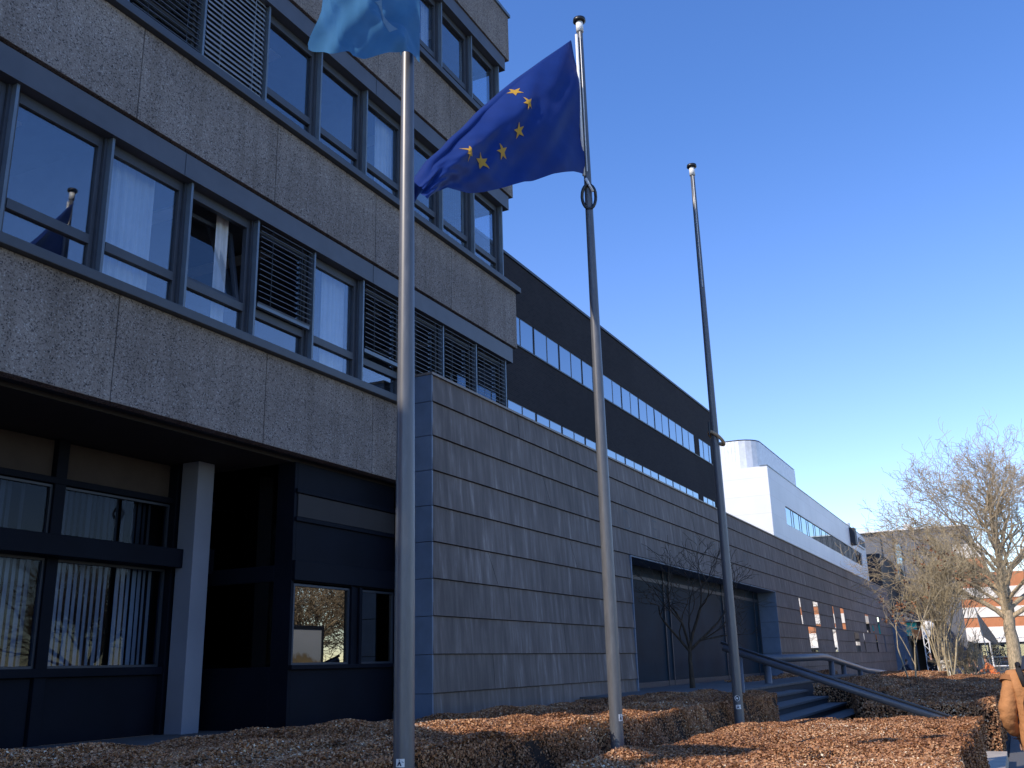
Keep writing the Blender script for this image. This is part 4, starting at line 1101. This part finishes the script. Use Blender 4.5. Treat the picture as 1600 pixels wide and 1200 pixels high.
# billboard mirrored in the ground floor window
t = thing('notice_board', 'large notice board across the path, seen mirrored in the ground floor window', 'sign', 26.2, -3.6, -1.6)
p = MB()
for x in (24.9, 27.4): p.box(x, x + .1, -3.62, -3.52, -1.6, 1.35)
p.box(24.9, 27.5, -3.64, -3.52, 1.35, 1.45); p.build('frame', M['alu_dk'], t)
m, nt, b = new_mat('hillside_picture'); v = coords(nt)
sx = nd(nt, 'ShaderNodeSeparateXYZ'); nt.links.new(v, sx.inputs[0])
ad = nd(nt, 'ShaderNodeMath', operation='MULTIPLY_ADD'); nt.links.new(noise(nt, 1.2, v, 4), ad.inputs[0]); ad.inputs[1].default_value = 1.2; nt.links.new(sx.outputs['Z'], ad.inputs[2])
mr = nd(nt, 'ShaderNodeMapRange'); nt.links.new(ad.outputs[0], mr.inputs['Value']); mr.inputs['From Min'].default_value = 1.0; mr.inputs['From Max'].default_value = 3.8
nt.links.new(ramp(nt, mr.outputs[0], [(0, (.45, .30, .10)), (.4, (.55, .42, .18)), (.55, (.32, .26, .16)), (.6, (.55, .62, .66)), (1, (.7, .76, .8))]), b.inputs['Base Color'])
p = MB(); p.box(25.0, 27.4, -3.60, -3.55, -.9, 1.35); p.build('board', m, t)

# ------------------------------------------------------------------ plaza furniture in the distance
t = thing('stone_ledge', 'low pale stone ledge where people sit on the plaza', 'ledge', 50, 0, -1.6)
p = MB(); p.box(50.6, 51.1, -3, 3.2, -1.6, -1.12); p.build('block', M['stone'], t, bevel=.02)
p = MB(); p.box(50.5, 51.2, -3.05, 3.25, -1.12, -1.02); p.build('cap', M['stone'], t, bevel=.01)
t = thing('display_board', 'white picture board leaning upright behind the far hedge', 'sign', 47, 2.9, -1.6)
p = MB()
p.hexa([(47.0, 2.55, -1.1), (47.05, 3.15, -1.1), (47.1, 3.15, -1.1), (47.06, 2.55, -1.1), (47.25, 2.65, -.28), (47.3, 3.2, -.28), (47.35, 3.2, -.28), (47.31, 2.65, -.28)]); p.build('board', M['signw'], t)
p = MB()
for i in range(14):
    yy = 2.65 + random.random() * .42; zz = -1.0 + random.random() * .6; f = (zz + 1.1) / .82
    xx = 46.985 + .25 * f
    p.face([(xx, yy, zz), (xx, yy + .07, zz), (xx + .02, yy + .07, zz + .08), (xx + .02, yy, zz + .08)])
p.build('picture', M['rope'], t)
p = MB(); p.tube([(47.35, 2.7, -1.6), (47.3, 2.75, -.4)], .02, 6); p.tube([(47.35, 3.1, -1.6), (47.3, 3.1, -.4)], .02, 6); p.build('leg', M['alu_dk'], t)
# lattice mast
t = thing('lattice_mast', 'white lattice mast with round lamp head by the far entrance', 'mast', 70, 5.2, -1.6)
p = MB()
for dy in (0, .28): p.tube([(70, 5.02 + dy, -1.6), (70, 5.05 + dy, 1.75)], .035, 8)
for k in range(11): p.tube([(70, 5.04 + (k % 2) * .26, -1.5 + k * .29), (70, 5.04 + ((k + 1) % 2) * .26, -1.5 + (k + 1) * .29)], .02, 6)
p.build('lattice', M['whitep'], t)
p = MB(); bmx = bmesh.new(); bmesh.ops.create_uvsphere(bmx, u_segments=16, v_segments=10, radius=.33)
for f in bmx.faces: p.face([(70 + v.co.x * .5, 4.95 + v.co.y * 1.2, 1.78 + v.co.z * .9) for v in f.verts])
bmx.free(); p.build('lamp_head', M['whitep'], t, smooth=True)
# entrance canopy and signs beyond the wall
t = thing('entrance_canopy', 'dark entrance canopy beyond the far end of the clad wall', 'canopy', 85, 7, -1.6)
p = MB(); p.box(80, 86, 7.2, 10.7, -1.6, 2.9); p.build('wall', M['zinc_end'], t)
p = MB(); p.box(79.8, 86.2, 7.1, 10.7, 2.9, 3.06); p.box(79.7, 86, 4.6, 7.09, 2.35, 2.45); p.build('roof_edge', M['stone'], t)
p = MB(); p.box(80.2, 86, 4.7, 7.19, 1.1, 2.34); p.build('fascia', M['darkcl'], t)
p = MB(); p.box(82, 86, 5.4, 5.6, -1.6, 1.09); p.box(85.8, 86, 5.61, 7.1, -1.6, 1.09); p.build('side_wall', M['darkcl'], t)
t = thing('teal_sign', 'bright teal square sign on the canopy fascia', 'sign', 80.1, 6.8, 1.2)
p = MB(); p.box(80.08, 80.18, 6.45, 7.25, 1.35, 2.3); p.build('panel', M['teal'], t)
t = thing('orange_sign', 'orange pointed sign overlapping the teal square one', 'sign', 80, 6.4, 1.0)
p = MB(); p.hexa([(79.95, 6.3, 1.05), (79.95, 6.75, 1.2), (80.05, 6.75, 1.2), (80.05, 6.3, 1.05), (79.95, 6.1, 1.7), (79.95, 6.85, 1.85), (80.05, 6.85, 1.85), (80.05, 6.1, 1.7)]); p.build('panel', M['orange'], t)
for (yy, mm, lb) in ((5.85, 'signw', 'round pale sign disc right of the orange sign'), (5.2, 'corr', 'dim square sign panel next to the mast head')):
    t = thing('sign_panel', lb, 'sign', 80, yy, 1.2)
    p = MB()
    if mm == 'signw':
        n_ = 24; p.face([(80.1, yy + .3 * cos(2 * pi * k / n_), 1.55 + .42 * sin(2 * pi * k / n_)) for k in range(n_)]); p.face([(80.09, yy + .17 * cos(2 * pi * k / n_), 1.55 + .26 * sin(2 * pi * k / n_)) for k in range(n_)], 1)
        p.build('disc', [M['signw'], M['corr']], t)
    else:
        p.box(80.08, 80.15, yy - .3, yy + .25, 1.25, 1.9); p.build('panel', [M['darkcl']], t)
# far flag on thin pole
t = thing('flagpole', 'thin distant flagpole on the plaza with a drooping grey-blue flag', 'flagpole', 74, 1.6, -1.6)
p = MB(); p.tube([(74, 1.62, -1.6), (74, 2.1, 2.9)], .035, 8); p.build('shaft', M['alu_lt'], t)
t = thing('flag', 'small grey-blue flag drooping from the thin distant pole', 'flag', 74, 2, 2)
p = MB(); pts = [(74, 2.06, 2.7), (74, 1.98, 1.1), (74.1, 1.35, .55), (74.05, .95, .45), (74, 1.2, 1.05), (74, 1.65, 1.9)]; p.face(pts); p.build('cloth', M['navyflag'] if 'navyflag' in M else M['alu'], t)
# white gate frame
t = thing('goal_frame', 'white metal frame standing on the plaza behind the big tree', 'frame', 76, 0, -1.6)
p = MB(); p.tube([(76, 1.55, -1.6), (76, 1.6, .95)], .05, 8); p.tube([(76, -.8, -1.6), (76, -.75, .95)], .05, 8); p.tube([(76, 1.6, .95), (76, -.75, .95)], .05, 8); p.tube([(76, 1.56, -.9), (76, -.8, -.9)], .04, 8)
p.build('bars', M['whitep'], t)

# ------------------------------------------------------------------ people
dg_cache = []
def skin_mesh(name, verts, edges, radii, mat, t, sub=2, root=0):
    me = bpy.data.meshes.new(name); off = world_loc(t)
    me.from_pydata([(v[0] - off.x, v[1] - off.y, v[2] + EYE - off.z) for v in verts], edges, []); me.update()
    o = bpy.data.objects.new(name, me); C.objects.link(o)
    sk_ = o.modifiers.new('skin', 'SKIN'); sk_.use_smooth_shade = True
    sb = o.modifiers.new('sub', 'SUBSURF'); sb.levels = sub; sb.render_levels = sub
    if not me.skin_vertices: me.skin_vertices.new() if hasattr(me.skin_vertices, 'new') else None
    for i, r in enumerate(radii):
        sv = me.skin_vertices[0].data[i]; sv.radius = (r, r) if not hasattr(r, '__len__') else r; sv.use_root = (i == root)
    dg = bpy.context.evaluated_depsgraph_get(); dg.update()
    m2 = bpy.data.meshes.new_from_object(o.evaluated_get(dg))
    o.modifiers.clear(); o.data = m2; m2.materials.clear(); m2.materials.append(mat)
    m2.polygons.foreach_set('use_smooth', [True] * len(m2.polygons))
    o.parent = t
    return o
def ell(name, c, r, mat, t, cut=None):
    p = MB(); bmx = bmesh.new(); bmesh.ops.create_uvsphere(bmx, u_segments=24, v_segments=16, radius=1)
    for f in bmx.faces:
        pts = [(c[0] + v.co.x * r[0], c[1] + v.co.y * r[1], c[2] + v.co.z * r[2]) for v in f.verts]
        if cut and not cut(pts): continue
        p.face(pts)
    bmx.free(); return p.build(name, mat, t, smooth=True)
def walker():
    x, y = 9.35, -.135; g0 = -1.6
    t = thing('person', 'person in a tan orange jacket with navy collar walking away at the right edge', 'person', x, y, g0)
    S = []; E = []; Rr = []
    def A(px, py, pz, r, par=None):
        S.append((x + px, y + py, g0 + pz)); Rr.append(r)
        if par is not None: E.append((par, len(S) - 1))
        return len(S) - 1
    pel = A(0, 0, .94, .13); wa = A(.01, 0, 1.08, .125, pel); ch = A(.02, 0, 1.28, (.13, .16), wa); ns = A(.03, 0, 1.45, .075, ch); nk = A(.045, -.02, 1.53, .05, ns); hd = A(.06, -.045, 1.62, .085, nk); ht = A(.06, -.05, 1.72, .088, hd)
    nose = A(.15, -.045, 1.63, .018, hd)
    for s in (1, -1):
        sh = A(.02, s * .19, 1.41, .062, ns); el = A(-.02, s * .27, 1.13, .045, sh); wr = A(.14, s * .22, .93, .032, el); hn = A(.20, s * .20, .88, .036, wr)
        for k in range(4): f1 = A(.235 + .0, s * (.225 - .018 * k), .845 - .003 * k, .0095, hn); f2 = A(.24, s * (.222 - .017 * k), .80 + .004 * abs(k - 1), .0085, f1)
        th_ = A(.235, s * .17, .87, .0095, hn)
        hp = A(0, s * .09, .88, .095, pel); kn = A(.05 * s + .03, s * .10, .50, .062, hp); an = A(.16 * s - .04, s * .10, .10, .042, kn); ft = A(.16 * s + .08, s * .11, .045, .04, an); to = A(.16 * s + .15, s * .115, .035, .03, ft)
    skin_mesh('body', S, E, Rr, M['skin'], t)
    # jacket: back, shoulders, sleeves
    S.clear(); E.clear(); Rr.clear()
    h0 = A(0, 0, .64, (.165, .235)); h1 = A(0, 0, .98, (.16, .235), h0); h2 = A(.01, 0, 1.16, (.16, .225), h1); h3 = A(.015, 0, 1.34, (.15, .215), h2); h4 = A(.03, 0, 1.47, (.10, .12), h3)
    for s in (1, -1):
        a = A(.01, s * .205, 1.385, .088, h3); b_ = A(-.03, s * .255, 1.24, .076, a); c_ = A(-.05, s * .285, 1.10, .074, b_); d_ = A(.04, s * .265, 1.0, .068, c_); e_ = A(.13, s * .23, .955, .058, d_)
    jk = skin_mesh('jacket', S, E, Rr, M['jacket'], t, 3)
    from mathutils import noise as mn
    for vtx in jk.data.vertices:      # creases and folds of heavy cotton
        q = vtx.co
        f1 = mn.noise(Vector((q.x * 5, q.y * 5, q.z * 16))); f2 = mn.noise(Vector((q.x * 22, q.y * 22, q.z * 30)))
        f3 = 1 - abs(mn.noise(Vector((q.x * 7 + q.z * 9, q.y * 7, q.z * 7 + 4)))) * 2
        el = max(0, 1 - abs(q.z - 1.08) / .16) * (abs(q.y) > .2)
        vtx.co = q + vtx.normal * (.007 * f1 + .002 * f2 + .004 * max(0, f3 - .5) + .0045 * el * sin(q.z * 95 + q.x * 20))
    for s in (1, -1):                 # sleeve seams and cuffs
        for (c0_, c1_, r_2) in (((.01, s * .208, 1.383), (-.005, s * .222, 1.345), .0885), ((.105, s * .242, .967), (.125, s * .234, .957), .061)):
            p = MB(); p.tube([(x + c0_[0], y + c0_[1], g0 + c0_[2]), (x + c1_[0], y + c1_[1], g0 + c1_[2])], r_2, 20, cap=False)
            p.build('seam', M['jacket_dk'], t, smooth=True)
    p = MB(); p.tube([(x - .01, y, g0 + 1.445), (x + .0, y, g0 + 1.49), (x + .02, y, g0 + 1.56)], [.135, .125, .10], 24, cap=False); p.build('collar', M['navycloth'], t, smooth=True)
    # seams on the back
    S.clear(); E.clear(); Rr.clear()
    c0 = A(0, 0, .95, .13)
    for s in (1, -1):
        hp = A(0, s * .095, .86, .108, c0); kn = A(.05 * s + .03, s * .105, .50, .078, hp); an = A(.16 * s - .04, s * .105, .12, .062, kn)
    skin_mesh('trousers', S, E, Rr, M['jeans'], t)
    ell('hair', (x + .045, y - .05, g0 + 1.71), (.105, .095, .115), M['hair'], t, lambda P_: all(q[0] < x + .09 or q[2] > g0 + 1.74 for q in P_))
    for s in (1, -1):
        ell('eye', (x + .135, y - .045 + s * .032, g0 + 1.655), (.012, .014, .009), M['whitep'], t)
        p = MB(); q = [(x + .16 * s + .0, y + s * .11, g0 + .05), (x + .16 * s + .18, y + s * .115, g0 + .04)]
        p.tube([(x + .16 * s - .09, y + s * .105, g0 + .05), *q], [.05, .055, .035], 14); p.build('shoe', M['blackcloth'], t, smooth=True)
    # black backpack
    bp = thing('backpack', 'black backpack on the back of the person in the tan jacket', 'backpack', x - .2, y - .04, g0 + 1.0)
    p = MB(); X0, X1 = x - .33, x - .145
    prof = [(-.20, .72), (.20, .72), (.225, .95), (.21, 1.2), (.15, 1.38), (-.15, 1.38), (-.21, 1.2), (-.225, .95)]
    n_ = len(prof); b0 = len(p.v)
    p.v += [(X0 + .05, y - .03 + a * .8, g0 + z) for a, z in prof] + [(X1, y - .03 + a * .9, g0 + z) for a, z in prof]
    p.f.append(tuple(range(n_))); p.m.append(0); p.f.append(tuple(reversed(range(n_, 2 * n_)))); p.m.append(0)
    for k in range(n_): k2 = (k + 1) % n_; p.f.append((k, k + n_, k2 + n_, k2)); p.m.append(0)
    p.build('bag', M['blackcloth'], bp, smooth=False, bevel=.03)
    for s in (1, -1):
        p = MB(); p.tube([(x - .15, y + s * .12, g0 + 1.33), (x - .10, y + s * .15, g0 + 1.46), (x + .03, y + s * .15, g0 + 1.50), (x + .15, y + s * .14, g0 + 1.40)], .022, 8)
        p.build("strap", M["blackcloth"], bp, smooth=True)
walker()
def figure(label, x, y, g0, pose, top, legs, face=pi, hairc='hair', sc=1.0):
    """small distant figure; pose 'stand', 'sit' or 'lean'; face is the heading in radians"""
    t = thing('person', label, 'person', x, y, g0)
    def W(px, py, pz): return (x + (px * cos(face) - py * sin(face)) * sc, y + (px * sin(face) + py * cos(face)) * sc, g0 + pz * sc)
    S = []; E = []; Rr = []
    def A(px, py, pz, r, par=None):
        S.append(W(px, py, pz)); Rr.append(r * sc)
        if par is not None: E.append((par, len(S) - 1))
        return len(S) - 1
    seat = .92 if pose == 'stand' else .50; ln = {'stand': 0, 'sit': .12, 'lean': .34}[pose]
    J = dict(p=(0, 0, seat), c=(ln * .7, 0, seat + .34), n=(ln, 0, seat + .52), h=(ln + .05, 0, seat + .66), t=(ln + .06, 0, seat + .75))
    pel = A(*J['p'], .12); c_ = A(*J['c'], .13, pel); n_ = A(*J['n'], .055, c_); h_ = A(*J['h'], .085, n_); A(*J['t'], .08, h_)
    arms = []; lg = []
    for s in (1, -1):
        sh = A(J['n'][0] - .02, s * .17, J['n'][2] - .08, .058, c_)
        e_ = (J['n'][0] + (.08 if pose != 'stand' else 0), s * .24, J['n'][2] - .33); w_ = (J['n'][0] + (.30 if pose != 'stand' else .08), s * .16, J['n'][2] - (.40 if pose != 'stand' else .56))
        el = A(*e_, .042, sh); wr = A(*w_, .032, el); hn = A(w_[0] + .06, w_[1] - s * .01, w_[2] - .04, .034, wr)
        for k in range(4): A(w_[0] + .12, w_[1] + s * (.02 - .018 * k), w_[2] - .06, .009, hn)
        A(w_[0] + .08, w_[1] - s * .05, w_[2] - .03, .010, hn)
        arms.append([(J['n'][0] - .02, s * .17, J['n'][2] - .08), e_, w_])
        hp = A(0, s * .09, seat - .04, .09, pel)
        if pose == 'stand': k_ = (.03, s * .10, .5); a_ = (0, s * .10, .09)
        else: k_ = (.43, s * .12, seat + .0); a_ = (.45, s * .12, .09)
        kn = A(*k_, .06, hp); an = A(*a_, .042, kn); A(a_[0] + .14, a_[1], .045, .038, an)
        lg.append([(0, s * .09, seat - .04), k_, a_])
    skin_mesh('body', S, E, Rr, M['skin'], t, 1)
    S.clear(); E.clear(); Rr.clear()
    a = A(0, 0, seat - .06, .165); b_ = A(ln * .4, 0, seat + .2, .16, a); c_ = A(ln * .85, 0, seat + .42, .155, b_)
    for ar in arms:
        q = A(*ar[0], .08, c_); q2 = A(*ar[1], .066, q); A(*ar[2], .052, q2)
    skin_mesh('jacket', S, E, Rr, M[top], t, 1)
    S.clear(); E.clear(); Rr.clear()
    a = A(0, 0, seat - .02, .13)
    for l in lg:
        q = A(*l[0], .10, a); q2 = A(*l[1], .075, q); A(*l[2], .058, q2)
    skin_mesh('trousers', S, E, Rr, M[legs], t, 1)
    hh = W(J['t'][0] - .03, 0, J['t'][2] - .01); ell('hair', hh, (.095 * sc, .09 * sc, .10 * sc), M[hairc], t)
    return t
figure('person in bright orange jacket leaning forward on the stone ledge', 50.9, 1.0, -1.45, 'lean', 'hivis', 'hivis', face=radians(80))
figure('low crouching person in orange with dark hair, left of the leaning one', 49.9, 1.75, -1.75, 'lean', 'hivis', 'blackcloth', face=radians(100), sc=.85)
figure('person with blond hair sitting behind the ledge beside another', 52.2, 2.1, -1.52, 'sit', 'blackcloth', 'blackcloth', face=pi, hairc='rope')
figure('person with dark hair sitting behind the ledge near the orange jacket', 52.3, 1.75, -1.56, 'sit', 'navycloth', 'blackcloth', face=radians(150))
figure('standing person in dark patterned coat in front of the lattice mast', 66, 4.75, -1.6, 'stand', 'blackcloth', 'blackcloth', face=radians(170), sc=.95)
figure('person in dark blue bending at the end of the clad wall', 70, 6.9, -1.6, 'lean', 'navycloth', 'jeans', face=radians(-60), sc=1.0)
